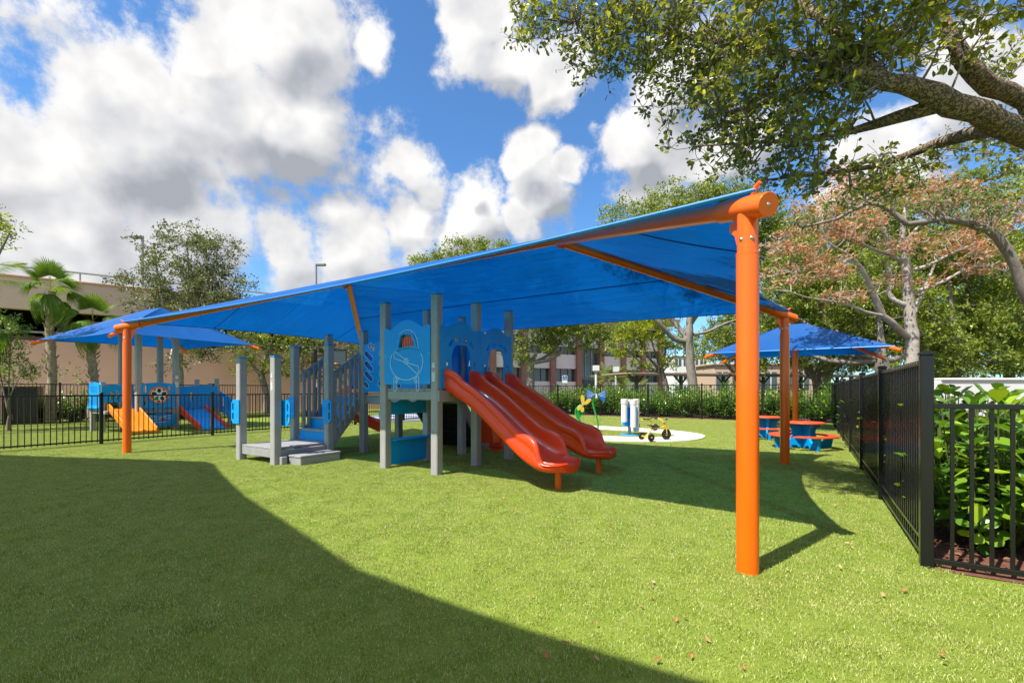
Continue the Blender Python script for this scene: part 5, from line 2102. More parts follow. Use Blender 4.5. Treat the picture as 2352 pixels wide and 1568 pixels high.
def crown_mesh(name, C, rad, per, lsize, mat, rg, fancy=False, flat=0.65, lw=0.5, twig_len=None, up=0.55, tw=5):
    """C: cluster points (N,3). leaves sit along short twigs that spray out of every cluster point"""
    N = len(C)
    T = tw
    td = unit(rg.normal(size=(N, T, 3)) * np.array([1, 1, flat]) + np.array([0, 0, 0.1]))
    tl = (twig_len or rad) * rg.uniform(0.5, 1.15, (N, T))
    n = N * per
    ci = np.repeat(np.arange(N), per)
    ti = rg.integers(0, T, n)
    t = rg.uniform(0.12, 1.0, n) ** 0.8
    d = td[ci, ti]
    pos = C[ci] + d * (tl[ci, ti] * t)[:, None] + rg.normal(size=(n, 3)) * rad * 0.10
    al = unit(d * 0.6 + rg.normal(size=(n, 3)) * 0.75)
    nm = unit(rg.normal(size=(n, 3)) + np.array([0, 0, up * 2]))
    ln = lsize * rg.uniform(0.6, 1.2, n)
    v, f, k = leaf_arrays(pos, al, nm, ln, ln * lw * rg.uniform(0.8, 1.2, n), fancy)
    lvc = rg.uniform(-0.22, 0.22, N)[ci]
    lv = np.clip(rg.beta(2.0, 2.4, n) + lvc, 0, 1)
    return np_mesh(name, v, f, mat, False, np.tile(lv, k)), td, tl


def sample_blobs(blobs, spacing, rg, shell=0.62):
    pts, own = [], []
    for bi, (c, r) in enumerate(blobs):
        r3 = np.array(r if isinstance(r, (tuple, list)) else (r, r, r * 0.8))
        vol = 4.19 * r3.prod()
        n = max(3, int(vol / spacing ** 3))
        d = unit(rg.normal(size=(n, 3)))
        q = rg.uniform(shell ** 3 * 0.3, 1, n) ** (1 / 3)
        pts.append(np.array(c) + d * q[:, None] * r3 * rg.uniform(0.82, 1.12, (n, 1)))
        own += [bi] * n
    return np.concatenate(pts, 0), np.array(own)


def bend(p, q, rg, n=4, droop=0.0, amp=0.10):
    p, q = np.array(p), np.array(q)
    L = np.linalg.norm(q - p)
    o1, o2 = rg.normal(size=3) * amp * L, rg.normal(size=3) * amp * L
    out = []
    for k in range(n + 1):
        t = k / n
        out.append(p + (q - p) * t + o1 * math.sin(math.pi * t) + o2 * 0.5 * math.sin(2 * math.pi * t) + np.array([0, 0, droop * L * math.sin(math.pi * t)]))
    return out


def tree(name, label, base, limbs, blobs, spacing, per, lsize, leaf, bark, seed, group=None, upb=0.35, fancy=False, rad=0.45, trunk_sides=12, twig_mat=None, twigs=False, cat='tree', lw=0.5, br0=0.035, flat=0.65, droop=0.05, tw=5, lean=0.0):
    """limbs: list of polylines [(x,y,z,r),...] in world space; every leaf cluster grows a branch from the nearest wood"""
    rg = np.random.default_rng(seed)
    base = Vector((base[0], base[1], 0.0))
    root = thing(name, label, cat, base, 0, group)
    b = np.array(base)
    wood = MB()
    sk, sr = [], []
    for pl in limbs:
        P = [np.array(p[:3]) - b for p in pl]
        rr = [p[3] for p in pl]
        # refine
        Q, RR = [], []
        for i in range(len(P) - 1):
            m = max(2, int(np.linalg.norm(P[i + 1] - P[i]) / 0.35))
            for k in range(m):
                t = k / m
                # catmull-rom
                p0, p1, p2, p3 = P[max(0, i - 1)], P[i], P[i + 1], P[min(len(P) - 1, i + 2)]
                x = 0.5 * ((2 * p1) + (-p0 + p2) * t + (2 * p0 - 5 * p1 + 4 * p2 - p3) * t * t + (-p0 + 3 * p1 - 3 * p2 + p3) * t ** 3)
                Q.append(x + rg.normal(size=3) * rr[i] * 0.10)
                RR.append((rr[i] + (rr[i + 1] - rr[i]) * t) * rg.uniform(0.94, 1.07))
        Q.append(P[-1])
        RR.append(rr[-1])
        wood.tube([Vector(q) for q in Q], RR, trunk_sides)
        sk += Q
        sr += RR
    bl = [(np.array(c) - b, r) for c, r in blobs]
    C, own = sample_blobs(bl, spacing, rg)
    order = np.argsort(np.linalg.norm(C - sk[min(3, len(sk) - 1)], axis=1))
    SK = np.array(sk)
    SR = np.array(sr)
    hub = sk[len(sk) // 2]
    brw = MB()
    for i in order:
        c = C[i]
        dd = np.linalg.norm(SK - c, axis=1) + 0.35 * np.maximum(0, SK[:, 2] - c[2]) + (SR < 0.012) * 0.3
        j = int(np.argmin(dd))
        Ld = np.linalg.norm(SK[j] - c)
        nseg = 3 if Ld < 1.5 else 5
        path = bend(SK[j], c, rg, nseg, droop, 0.09)
        r0 = min(SR[j] * 0.75, br0 * (0.35 + 0.45 * Ld))
        r1 = max(0.004, r0 * 0.35)
        rr = [r0 + (r1 - r0) * k / nseg for k in range(nseg + 1)]
        brw.tube([Vector(q) for q in path], rr, 5, False)
        SK = np.concatenate([SK, np.array(path[1:])], 0)
        SR = np.concatenate([SR, np.array(rr[1:])], 0)
    me, td, tl = crown_mesh('crown', C, rad, per, lsize, leaf, rg, fancy, flat, lw, None, upb, tw)
    tr_ = wood.build('trunk', bark, root, 60)
    if twigs:
        for i in range(len(C)):
            for k in range(td.shape[1]):
                e = C[i] + td[i, k] * tl[i, k]
                m_ = (C[i] + e) / 2 + rg.normal(size=3) * 0.02
                brw.tube([Vector(C[i]), Vector(m_), Vector(e)], [0.0045, 0.0035, 0.002], 3, False)
    bo = brw.build('branches', twig_mat or bark, tr_, 60)
    bo['kind'] = 'stuff'
    co = link('crown', me, root)
    return root


def A(px, py, d):
    v = at(px, py, d)
    return (v.x, v.y, v.z)


def limb(pts):
    """[(px, py, dist, radius), ...]"""
    return [A(p[0], p[1], p[2]) + (p[3],) for p in pts]


def std_limbs(base, fork_h, r, blobs, rg_seed, nlimb=5):
    rg = np.random.default_rng(rg_seed)
    x, y = base
    tr = [(x, y, -0.1, r * 1.25), (x + rg.normal() * 0.05, y, 0.5, r * 1.02), (x + rg.normal() * 0.1, y + rg.normal() * 0.1, fork_h * 0.6, r * 0.92), (x + rg.normal() * 0.12, y + rg.normal() * 0.1, fork_h, r * 0.88)]
    limbs = [tr]
    top = np.array(tr[-1][:3])
    idx = rg.permutation(len(blobs))[:nlimb]
    for i in idx:
        c = np.array(blobs[i][0])
        mid = top + (c - top) * 0.45 + np.array([0, 0, -0.08 * np.linalg.norm(c - top)]) + rg.normal(size=3) * 0.15
        limbs.append([tuple(top - np.array([0, 0, 0.1])) + (r * 0.55,), tuple(mid) + (r * 0.36,), tuple(c) + (r * 0.13,)])
    return limbs


def B(lst):
    return [(A(px, py, d), r) for (px, py, d, r) in lst]


# ---- spreading oak whose limbs reach over the lawn from the right edge
bl = B([(1215, 45, 6.3, (0.42, 0.4, 0.28)), (1300, 60, 6.1, (0.55, 0.5, 0.42)), (1390, 95, 6.0, (0.6, 0.6, 0.42)), (1480, 80, 5.8, (0.7, 0.6, 0.5)), (1560, 150, 5.6, (0.6, 0.6, 0.5)), (1640, 90, 5.4, (0.7, 0.7, 0.5)),
        (1620, 260, 5.5, (0.45, 0.5, 0.35)), (1720, 190, 5.1, (0.65, 0.6, 0.5)), (1690, 330, 5.3, (0.42, 0.5, 0.3)), (1790, 300, 5.0, (0.5, 0.5, 0.4)), (1560, 330, 5.6, (0.30, 0.3, 0.16)), (1840, 150, 4.6, (0.6, 0.6, 0.5)), (1900, 250, 4.4, (0.42, 0.5, 0.38)),
        (1980, 90, 4.2, (0.6, 0.6, 0.45)), (1860, 390, 5.2, (0.5, 0.5, 0.25)), (1960, 410, 5.4, (0.5, 0.5, 0.22)), (1720, 410, 5.4, (0.35, 0.4, 0.16)), (2080, 400, 5.6, (0.5, 0.5, 0.22)), (2090, 60, 3.9, (0.4, 0.5, 0.3)), (2190, 40, 4.2, (0.45, 0.5, 0.3)),
        (2240, 330, 5.8, (0.5, 0.5, 0.22)), (2330, 120, 5.6, (0.4, 0.4, 0.3)), (2300, 40, 4.0, (0.35, 0.4, 0.25)), (2345, 360, 5.8, (0.4, 0.4, 0.25)),
        (1350, -90, 6.0, (0.6, 0.5, 0.3)), (1600, -70, 5.5, (0.7, 0.6, 0.3)), (1850, -60, 5.0, (0.7, 0.6, 0.3)), (2150, -120, 4.8, (0.7, 0.6, 0.4)),
        (1640, -190, 4.0, (0.6, 0.6, 0.4)), (1790, -170, 3.8, (0.6, 0.6, 0.4)), (1940, -190, 3.6, (0.6, 0.6, 0.4)), (2080, -260, 3.6, (0.6, 0.6, 0.4))])
limbs = [[(6.5, 4.8, -0.1, 0.36), (6.45, 4.75, 1.2, 0.30), (6.2, 4.65, 2.4, 0.27), (5.6, 4.5, 3.25, 0.17)] + limb([(2380, 318, 4.36, 0.112), (2290, 283, 4.26, 0.104), (2190, 240, 4.15, 0.094), (2110, 205, 4.08, 0.083), (2030, 188, 4.02, 0.066), (1930, 150, 4.25, 0.048), (1800, 120, 4.7, 0.045), (1620, 90, 5.3, 0.032), (1420, 60, 5.9, 0.020), (1250, 45, 6.2, 0.010)]),
         [(6.2, 4.65, 2.4, 0.22), (5.7, 4.7, 3.2, 0.12)] + limb([(2360, 240, 4.75, 0.08), (2270, 200, 4.6, 0.085), (2215, 140, 4.5, 0.075), (2175, 60, 4.5, 0.06), (2120, -60, 4.6, 0.05), (2000, -200, 4.8, 0.05)]),
         limb([(2170, 236, 4.15, 0.07), (2060, 268, 4.3, 0.055), (1960, 300, 4.7, 0.035), (1830, 320, 5.0, 0.024), (1700, 330, 5.3, 0.014), (1600, 335, 5.5, 0.007)]),
         limb([(2300, 290, 4.3, 0.08), (2150, 330, 5.0, 0.05), (2020, 380, 5.4, 0.03), (1880, 400, 5.4, 0.018), (1740, 415, 5.5, 0.008)]),
         limb([(1930, 150, 4.25, 0.045), (1830, 210, 4.6, 0.032), (1720, 250, 5.1, 0.02), (1610, 262, 5.5, 0.010)]),
         limb([(2030, 188, 4.02, 0.06), (1900, 60, 4.4, 0.04), (1750, -60, 5.0, 0.03), (1500, -120, 5.7, 0.015)])]
tree('oak_tree', 'spreading oak reaching in from the right edge with thick rough limbs and glossy leaves', (6.5, 4.8), limbs, bl, 0.245, 18, 0.080, MAT['leaf_oak'], MAT['bark_brown'], 3, fancy=True, rad=0.23, twig_mat=MAT['twig'], twigs=True, lw=0.55, br0=0.022, trunk_sides=20, tw=5)

# ---- drooping second tree behind it at the right
bl = B([(1850, 500, 8.6, (0.5, 0.5, 0.2)), (1930, 480, 8.6, (0.6, 0.5, 0.25)), (2020, 455, 8.5, (0.6, 0.6, 0.28)), (2120, 450, 8.4, (0.6, 0.6, 0.3)), (2200, 470, 8.4, (0.6, 0.6, 0.3)), (2280, 500, 8.3, (0.5, 0.5, 0.3)), (2340, 440, 8.3, (0.5, 0.5, 0.4)), (1790, 450, 9.0, (0.5, 0.5, 0.2)), (2130, 540, 8.4, (0.4, 0.4, 0.14))])
limbs = [[(10.2, 8.6, -0.1, 0.25), (10.1, 8.6, 1.6, 0.21), (9.75, 8.5, 2.6, 0.17)] + limb([(2353, 670, 8.45, 0.095), (2332, 608, 8.4, 0.085), (2290, 545, 8.4, 0.075), (2250, 522, 8.4, 0.068), (2205, 509, 8.4, 0.06), (2150, 506, 8.4, 0.055), (2085, 514, 8.4, 0.048), (2050, 486, 8.45, 0.045), (1996, 466, 8.5, 0.038), (1920, 503, 8.6, 0.03), (1838, 522, 8.7, 0.018)])]
tree('oak_tree', 'drooping oak limb arching over the right fence from a trunk outside the picture', (10.2, 8.6), limbs, bl, 0.33, 20, 0.070, MAT['leaf_dark'], MAT['bark_grey'], 5, fancy=True, rad=0.28, twig_mat=MAT['twig'], twigs=True, lw=0.55, br0=0.02)

# ---- half-dead tree with rust leaves
D = 14.2
limbs = [limb([(2096, 980, D, 0.21), (2096, 900, D, 0.185), (2095, 800, D, 0.17), (2092, 740, D, 0.16), (2088, 690, D, 0.145), (2082, 620, D, 0.125), (2078, 585, D, 0.11), (2072, 540, D, 0.08), (2080, 480, D, 0.05), (2090, 420, D, 0.03)]),
         limb([(2088, 775, D, 0.10), (2050, 742, D - 0.3, 0.095), (2030, 725, D - 0.4, 0.09), (2010, 680, D - 0.5, 0.08), (1990, 640, D - 0.6, 0.065), (1965, 600, D - 0.7, 0.05), (1940, 580, D - 0.8, 0.04), (1900, 555, D - 0.9, 0.03), (1880, 500, D - 1, 0.02)]),
         limb([(2030, 725, D - 0.4, 0.05), (1985, 715, D - 0.7, 0.04), (1950, 700, D - 0.9, 0.035), (1900, 690, D - 1.2, 0.028), (1850, 682, D - 1.4, 0.02), (1790, 660, D - 1.6, 0.01)]),
         limb([(2085, 700, D, 0.075), (2055, 690, D + 0.1, 0.07), (2042, 670, D + 0.2, 0.065), (2048, 645, D + 0.2, 0.05), (2040, 600, D + 0.3, 0.03)]),
         limb([(2078, 600, D, 0.07), (2050, 588, D, 0.06), (2042, 560, D, 0.05), (2030, 520, D, 0.035), (2015, 480, D, 0.02)]),
         limb([(2045, 585, D, 0.05), (2000, 570, D - 0.3, 0.042), (1950, 545, D - 0.5, 0.03), (1900, 525, D - 0.6, 0.02), (1830, 515, D - 0.8, 0.01)]),
         limb([(2088, 680, D, 0.06), (2120, 665, D - 0.2, 0.055), (2170, 645, D - 0.5, 0.045), (2215, 620, D - 0.7, 0.035), (2270, 610, D - 0.9, 0.025), (2340, 640, D - 1, 0.012)]),
         limb([(2082, 625, D, 0.06), (2130, 610, D - 0.2, 0.05), (2180, 585, D - 0.4, 0.04), (2240, 560, D - 0.6, 0.028), (2310, 540, D - 0.8, 0.015)]),
         limb([(2098, 720, D, 0.07), (2110, 690, D + 0.2, 0.065), (2120, 670, D + 0.3, 0.05), (2150, 600, D + 0.5, 0.03), (2180, 520, D + 0.6, 0.015)]),
         limb([(2076, 560, D, 0.05), (2110, 520, D, 0.04), (2150, 480, D, 0.03), (2200, 430, D, 0.015)])]
bl = B([(1830, 560, 13.2, (0.9, 0.6, 0.45)), (1890, 620, 13.2, (0.9, 0.6, 0.40)), (1800, 640, 12.9, (0.6, 0.5, 0.25)), (1960, 520, 13.4, (0.9, 0.7, 0.5)), (1880, 480, 13.4, (0.8, 0.6, 0.4)), (2000, 450, 13.8, (1.0, 0.7, 0.5)), (2090, 430, 14.0, (1.0, 0.7, 0.5)), (2200, 450, 13.8, (0.9, 0.7, 0.5)),
        (2060, 560, 14, (0.7, 0.6, 0.3)), (2180, 560, 13.7, (1.0, 0.6, 0.35)), (2260, 600, 13.4, (0.9, 0.6, 0.35)), (2300, 500, 13.4, (0.9, 0.6, 0.5)), (1930, 680, 13, (0.8, 0.5, 0.2)), (2030, 645, 13.8, (0.5, 0.5, 0.2)), (1930, 420, 13.8, (0.7, 0.6, 0.4)), (2150, 650, 13.7, (0.5, 0.5, 0.15))])
bx0 = A(2096, 980, D)
tree('bare_tree', 'half-bare pale-barked tree with rusty dry leaves behind the right fence', (bx0[0], bx0[1]), limbs, bl, 0.32, 18, 0.125, MAT['leaf_rust'], MAT['bark_pale'], 9, rad=0.36, twig_mat=MAT['twig_pale'], twigs=True, lw=0.45, br0=0.022, flat=0.5, tw=6)


def park_tree(name, label, px, d, fork_h, r, blobs, spacing, per, ls, leaf, bark, seed, nl=6, group=None, rad=0.5, **kw):
    b = at(px, HY, d)
    bl = B(blobs)
    return tree(name, label, (b.x, b.y), std_limbs((b.x, b.y), fork_h, r, bl, seed, nl), bl, spacing, per, ls, leaf, bark, seed, group, rad=rad, trunk_sides=10, **kw)


bl = [(1450, 525, 25, 1.9), (1560, 500, 26, 2.3), (1680, 500, 26, 2.4), (1790, 560, 26, 2.3), (1860, 680, 27, 2.0), (1660, 640, 27, 2.4), (1500, 600, 26, 2.2), (1690, 755, 26, 1.1), (1770, 790, 27, 1.1), (1850, 790, 27, 1.3), (1620, 465, 26, 1.5)]
b = at(1594, HY, 25)
limbs = [[(b.x, b.y, -0.1, 0.42), (b.x, b.y, 0.4, 0.30)] + limb([(1590, 870, 25, 0.25), (1583, 800, 25, 0.24), (1580, 775, 25, 0.25), (1584, 740, 25, 0.18), (1590, 690, 25, 0.14), (1600, 600, 25.5, 0.10), (1640, 500, 26, 0.05)]),
         limb([(1578, 785, 25, 0.16), (1550, 778, 24.8, 0.14), (1530, 760, 24.6, 0.13), (1508, 732, 24.4, 0.12), (1490, 690, 24.6, 0.09), (1460, 600, 25, 0.05)]),
         limb([(1576, 775, 25, 0.13), (1558, 752, 25.2, 0.12), (1540, 730, 25.4, 0.11), (1525, 690, 25.6, 0.09), (1540, 560, 26, 0.04)]),
         limb([(1592, 768, 25, 0.09), (1625, 762, 24.8, 0.08), (1660, 745, 24.6, 0.06), (1720, 720, 24.6, 0.04), (1800, 650, 25.5, 0.02)]),
         limb([(1586, 745, 25, 0.12), (1608, 715, 25.2, 0.10), (1650, 660, 25.6, 0.07), (1700, 560, 26, 0.04)])]
tree('shade_tree', 'large shade tree with forked pale trunk behind the back fence, right of centre', (b.x, b.y), limbs, B(bl), 0.58, 56, 0.15, MAT['leaf_mid'], MAT['bark_grey'], 21, rad=0.6, lw=0.5, br0=0.03)
park_tree('shade_tree', 'shade tree with pale forked trunk in front of the office, left of the entrance', 1223, 28, 3.0, 0.26, [(1000, 610, 28, 1.5), (1080, 600, 28, 1.8), (1160, 605, 28, 1.6), (1100, 650, 28, 2.3), (1230, 650, 28, 2.4), (1210, 755, 28, 1.3), (1300, 770, 28, 1.4), (1372, 785, 28, 1.1), (1185, 800, 27.5, 0.9), (1330, 720, 28, 1.5), (1010, 640, 28, 1.6), (1250, 790, 28, 1.0), (1275, 735, 28, 1.3), (1345, 765, 27.5, 1.1), (1400, 760, 27.5, 0.9), (1200, 830, 27.5, 0.7)], 0.57, 54, 0.15, MAT['leaf_mid'], MAT['bark_grey'], 22, 8)
park_tree('young_tree', 'smaller yellow-green tree between the office and the large forked trunk', 1529, 32, 2.6, 0.20, [(1430, 790, 32, 1.4), (1490, 760, 32, 1.7), (1560, 790, 32, 1.4), (1470, 840, 32, 0.9), (1535, 835, 32, 0.9), (1450, 740, 32, 1.3), (1520, 715, 32, 1.5)], 0.58, 46, 0.16, MAT['leaf_yellow'], MAT['bark_grey'], 23, 6)
park_tree('olive_tree', 'airy grey-green tree rising in front of the garage, left of centre', 415, 21, 3.2, 0.17, [(430, 555, 21, (1.1, 1.0, 0.9)), (352, 560, 21, (0.75, 0.8, 0.8)), (500, 580, 21, (0.95, 0.9, 0.9)), (400, 640, 21, 1.5), (500, 660, 21, 1.35), (575, 655, 21, (0.7, 0.7, 0.3)), (290, 640, 21, (0.9, 0.8, 0.4)), (330, 690, 21, 1.0), (440, 720, 21, 1.2), (555, 705, 21, 0.8), (470, 800, 20.4, (1.1, 0.8, 0.7)), (390, 830, 20.2, (0.7, 0.6, 0.5)), (560, 790, 20.6, (0.9, 0.8, 0.5))], 0.47, 58, 0.115, MAT['leaf_olive'], MAT['bark_pale'], 24, 9, rad=0.48)
park_tree('shade_tree', 'bright green bushy tree behind the left end of the large shade', 610, 25, 2.2, 0.18, [(560, 790, 25, 1.2), (630, 770, 25, 1.3), (600, 840, 25, 1.2), (665, 840, 25, 1.0), (690, 780, 25.5, 1.1)], 0.52, 44, 0.13, MAT['leaf_mid'], MAT['bark_grey'], 25, 5)
park_tree('olive_tree', 'pale olive bushy tree behind the stairs of the large playset', 765, 26, 2.2, 0.18, [(715, 820, 26, 1.1), (775, 790, 26, 1.3), (845, 800, 26.5, 1.3), (750, 855, 26, 1.1), (815, 855, 26, 1.1), (880, 850, 27, 1.1), (930, 830, 28, 1.3)], 0.54, 44, 0.13, MAT['leaf_olive'], MAT['bark_grey'], 26, 5)
park_tree('shade_tree', 'broad tree filling the gap right of the picnic shade', 2035, 19, 2.6, 0.30, [(1830, 610, 21, 1.7), (1900, 690, 20, 1.7), (1980, 630, 20, 1.7), (1960, 760, 20, 1.3), (1870, 795, 21, 1.1), (2060, 690, 20, 1.6), (2110, 770, 20, 1.4), (1790, 700, 21, 1.4), (1780, 780, 21, 1.1), (2000, 810, 20, 0.9)], 0.54, 58, 0.14, MAT['leaf_mid'], MAT['bark_grey'], 27, 8)
park_tree('shade_tree', 'dense green tree behind the half-bare tree at the far right', 2190, 21, 2.6, 0.28, [(2160, 560, 21, 1.9), (2250, 610, 21, 1.9), (2300, 720, 21, 1.8), (2200, 750, 21, 1.7), (2330, 810, 21, 1.4), (2100, 490, 22, 1.7), (2000, 530, 22, 1.7), (2250, 830, 20, 1.2), (2180, 820, 20, 1.2), (1900, 520, 22, 1.6), (2060, 420, 22, 1.3), (2240, 430, 22, 1.5)], 0.55, 58, 0.145, MAT['leaf_mid'], MAT['bark_grey'], 28, 8)
park_tree('shade_tree', 'yellow-green tree at the right edge beyond the white wall', 2390, 23, 2.6, 0.26, [(2300, 480, 23, 1.5), (2390, 580, 23, 1.9), (2370, 420, 23, 1.4), (2380, 700, 23, 1.8), (2350, 800, 23, 1.3), (2440, 800, 22, 1.6)], 0.60, 44, 0.14, MAT['leaf_yellow'], MAT['bark_grey'], 29, 5)
park_tree('shade_tree', 'crooked trunk tree behind the small picnic shade', 1872, 23, 2.0, 0.22, [(1820, 760, 23, 1.2), (1890, 770, 23, 1.2), (1930, 720, 23, 1.3), (1760, 760, 23.5, 1.1), (1840, 830, 24, 0.8), (1950, 830, 24, 0.9)], 0.52, 50, 0.14, MAT['leaf_dark'], MAT['bark_brown'], 30, 6)
park_tree('shade_tree', 'yellowing leafy branch tips at the left edge above the palms', -90, 13, 3.5, 0.15, [(5, 505, 13, (0.5, 0.5, 0.35)), (-50, 520, 13, 0.9), (18, 545, 13, (0.3, 0.3, 0.2))], 0.36, 26, 0.085, MAT['leaf_yellow'], MAT['bark_grey'], 31, 3, rad=0.28)
park_tree('leafy_shrub', 'fine-leaved shrub at the left edge below the fan palm', 20, 14.5, 0.6, 0.05, [(25, 780, 14.5, (0.7, 0.6, 0.5)), (20, 850, 14.5, (0.8, 0.6, 0.6)), (60, 840, 14.3, (0.4, 0.4, 0.4)), (-20, 740, 14.5, (0.8, 0.6, 0.5))], 0.30, 26, 0.085, MAT['leaf_dark'], MAT['twig'], 32, 4, rad=0.28, cat='shrub')
park_tree('leafy_shrub', 'thin sapling with few leaves between the two palms', 168, 18.5, 0.8, 0.03, [(150, 850, 18.5, (0.6, 0.4, 0.4)), (200, 835, 18.5, (0.5, 0.4, 0.3)), (185, 870, 18.5, (0.5, 0.4, 0.3))], 0.42, 12, 0.10, MAT['leaf_mid'], MAT['twig_pale'], 33, 3, rad=0.26, cat='shrub')


# ---- wood behind the right-hand yard
for i, (px, d, lab, lf, bb) in enumerate((
        (1700, 40, 'rounded tree far behind the carport, right of the forked trunk', 'leaf_mid', [(1640, 800, 40, 2.0), (1700, 760, 40, 2.6), (1770, 790, 40, 2.2), (1720, 830, 40, 1.8)]),
        (1900, 34, 'wide olive tree far behind the tables', 'leaf_olive', [(1830, 740, 34, 2.4), (1900, 700, 34, 2.8), (1980, 740, 34, 2.6), (1870, 820, 34, 1.8), (1960, 820, 34, 2.0), (1850, 640, 35, 2.4), (1940, 610, 35, 2.6)]),
        (2100, 32, 'wide yellow-green tree far behind the half-bare tree', 'leaf_yellow', [(2040, 720, 32, 2.4), (2120, 700, 32, 2.6), (2200, 740, 32, 2.4), (2080, 820, 32, 2.0), (2170, 820, 32, 2.0), (2060, 600, 33, 2.4), (2160, 590, 33, 2.6)]),
        (2320, 30, 'dark dense tree far behind the white wall at the right', 'leaf_dark', [(2260, 720, 30, 2.4), (2340, 700, 30, 2.6), (2300, 820, 30, 2.0), (2390, 800, 30, 2.2), (2260, 600, 31, 2.2), (2350, 560, 31, 2.4)]))):
    park_tree('distant_tree', lab, px, d, 2.5, 0.3, bb, 0.72, 60, 0.20, MAT[lf], MAT['bark_grey'], 50 + i, 5, 'wood behind the right-hand yard', rad=0.75)


# ------------------------------------------------------------------ palms
def fan_frond_mesh(seed, n=30, spread=235, Lf=0.95, droop=0.35):
    rg = np.random.default_rng(seed)
    vs, fs, lv = [], [], []
    pet = 0.75
    mbp = [(0, -0.02, 0), (0, 0.02, 0), (pet, 0.012, 0.0), (pet, -0.012, 0.0)]
    vs += mbp
    fs.append((0, 1, 2, 3))
    lv.append(0.95)
    for k in range(n):
        a = R(-spread / 2 + spread * k / (n - 1))
        L = Lf * (1.0 - 0.25 * abs(k / (n - 1) - 0.5) * 2) * rg.uniform(0.9, 1.05)
        d = np.array([math.cos(a), math.sin(a), 0])
        s = np.array([-d[1], d[0], 0])
        w = 0.027
        zf = lambda t: -droop * t ** 2.4 * L + 0.10 * abs(math.sin(a)) * t
        o = np.array([pet, 0, 0])
        p = []
        for t, ww in ((0.0, 0.15), (0.35, 0.9), (0.65, 0.95), (0.88, 0.45), (1.0, 0.05)):
            c = o + d * L * t * (1 - 0.12 * droop * t) + np.array([0, 0, zf(t)])
            p += [tuple(c - s * w * ww), tuple(c + s * w * ww)]
        i0 = len(vs)
        vs += p
        for q in range(4):
            fs.append((i0 + 2 * q, i0 + 2 * q + 1, i0 + 2 * q + 3, i0 + 2 * q + 2))
            lv.append(float(np.clip(rg.uniform(0.2, 0.75) + (0.25 if q == 3 and rg.random() < 0.3 else 0), 0, 1)))
    return np_mesh('frond', np.array(vs), np.array(fs), MAT['leaf_palm'], False, np.array(lv))


def pinnate_frond_mesh(seed, Lf=2.2, n=34, droop=0.55):
    rg = np.random.default_rng(seed)
    vs, fs, lv = [], [], []
    P = lambda t: np.array([Lf * t * (1 - 0.15 * t), 0, 0.35 * t - droop * Lf * 0.5 * t * t])
    for k in range(10):
        a, b = P(k / 10), P((k + 1) / 10)
        i0 = len(vs)
        w = 0.02 * (1 - 0.8 * k / 10)
        vs += [tuple(a + [0, -w, 0]), tuple(a + [0, w, 0]), tuple(b + [0, w, 0]), tuple(b + [0, -w, 0])]
        fs.append((i0, i0 + 1, i0 + 2, i0 + 3))
        lv.append(0.9)
    for k in range(n):
        t = 0.15 + 0.85 * k / n
        for s in (-1, 1):
            c = P(t)
            L = 0.55 * math.sin(math.pi * min(1, 0.18 + 0.8 * t)) * rg.uniform(0.85, 1.1)
            d = np.array([0.55, s * 0.75, -0.35])
            d /= np.linalg.norm(d)
            sd = np.array([0.8, -s * 0.5, 0])
            w = 0.016
            i0 = len(vs)
            m = c + d * L * 0.5
            e = c + d * L + np.array([0, 0, -0.22 * L])
            vs += [tuple(c), tuple(m + sd * w), tuple(e), tuple(m - sd * w)]
            fs.append((i0, i0 + 1, i0 + 2, i0 + 3))
            lv.append(rg.uniform(0.2, 0.8))
    return np_mesh('frond', np.array(vs), np.array(fs), MAT['leaf_palm'], False, np.array(lv))


FAN = [fan_frond_mesh(1, 38, 220, 0.95, 0.25), fan_frond_mesh(2, 34, 190, 1.0, 0.9), fan_frond_mesh(3, 30, 150, 1.0, 1.5)]
PIN = [pinnate_frond_mesh(4), pinnate_frond_mesh(5, 2.0, 30, 0.8)]
_bt = MB()
_bt.add([(-0.09, 0, 0), (0.09, 0, 0), (0.03, 0.13, 0.30), (-0.03, 0.13, 0.30), (-0.075, 0.05, 0.0), (0.075, 0.05, 0.0), (0.022, 0.165, 0.29), (-0.022, 0.165, 0.29)],
        [(3, 2, 1, 0), (4, 5, 6, 7), (0, 1, 5, 4), (1, 2, 6, 5), (2, 3, 7, 6), (3, 0, 4, 7)])
BOOT = _bt.mesh('boot', MAT['palm_boot'], 0)


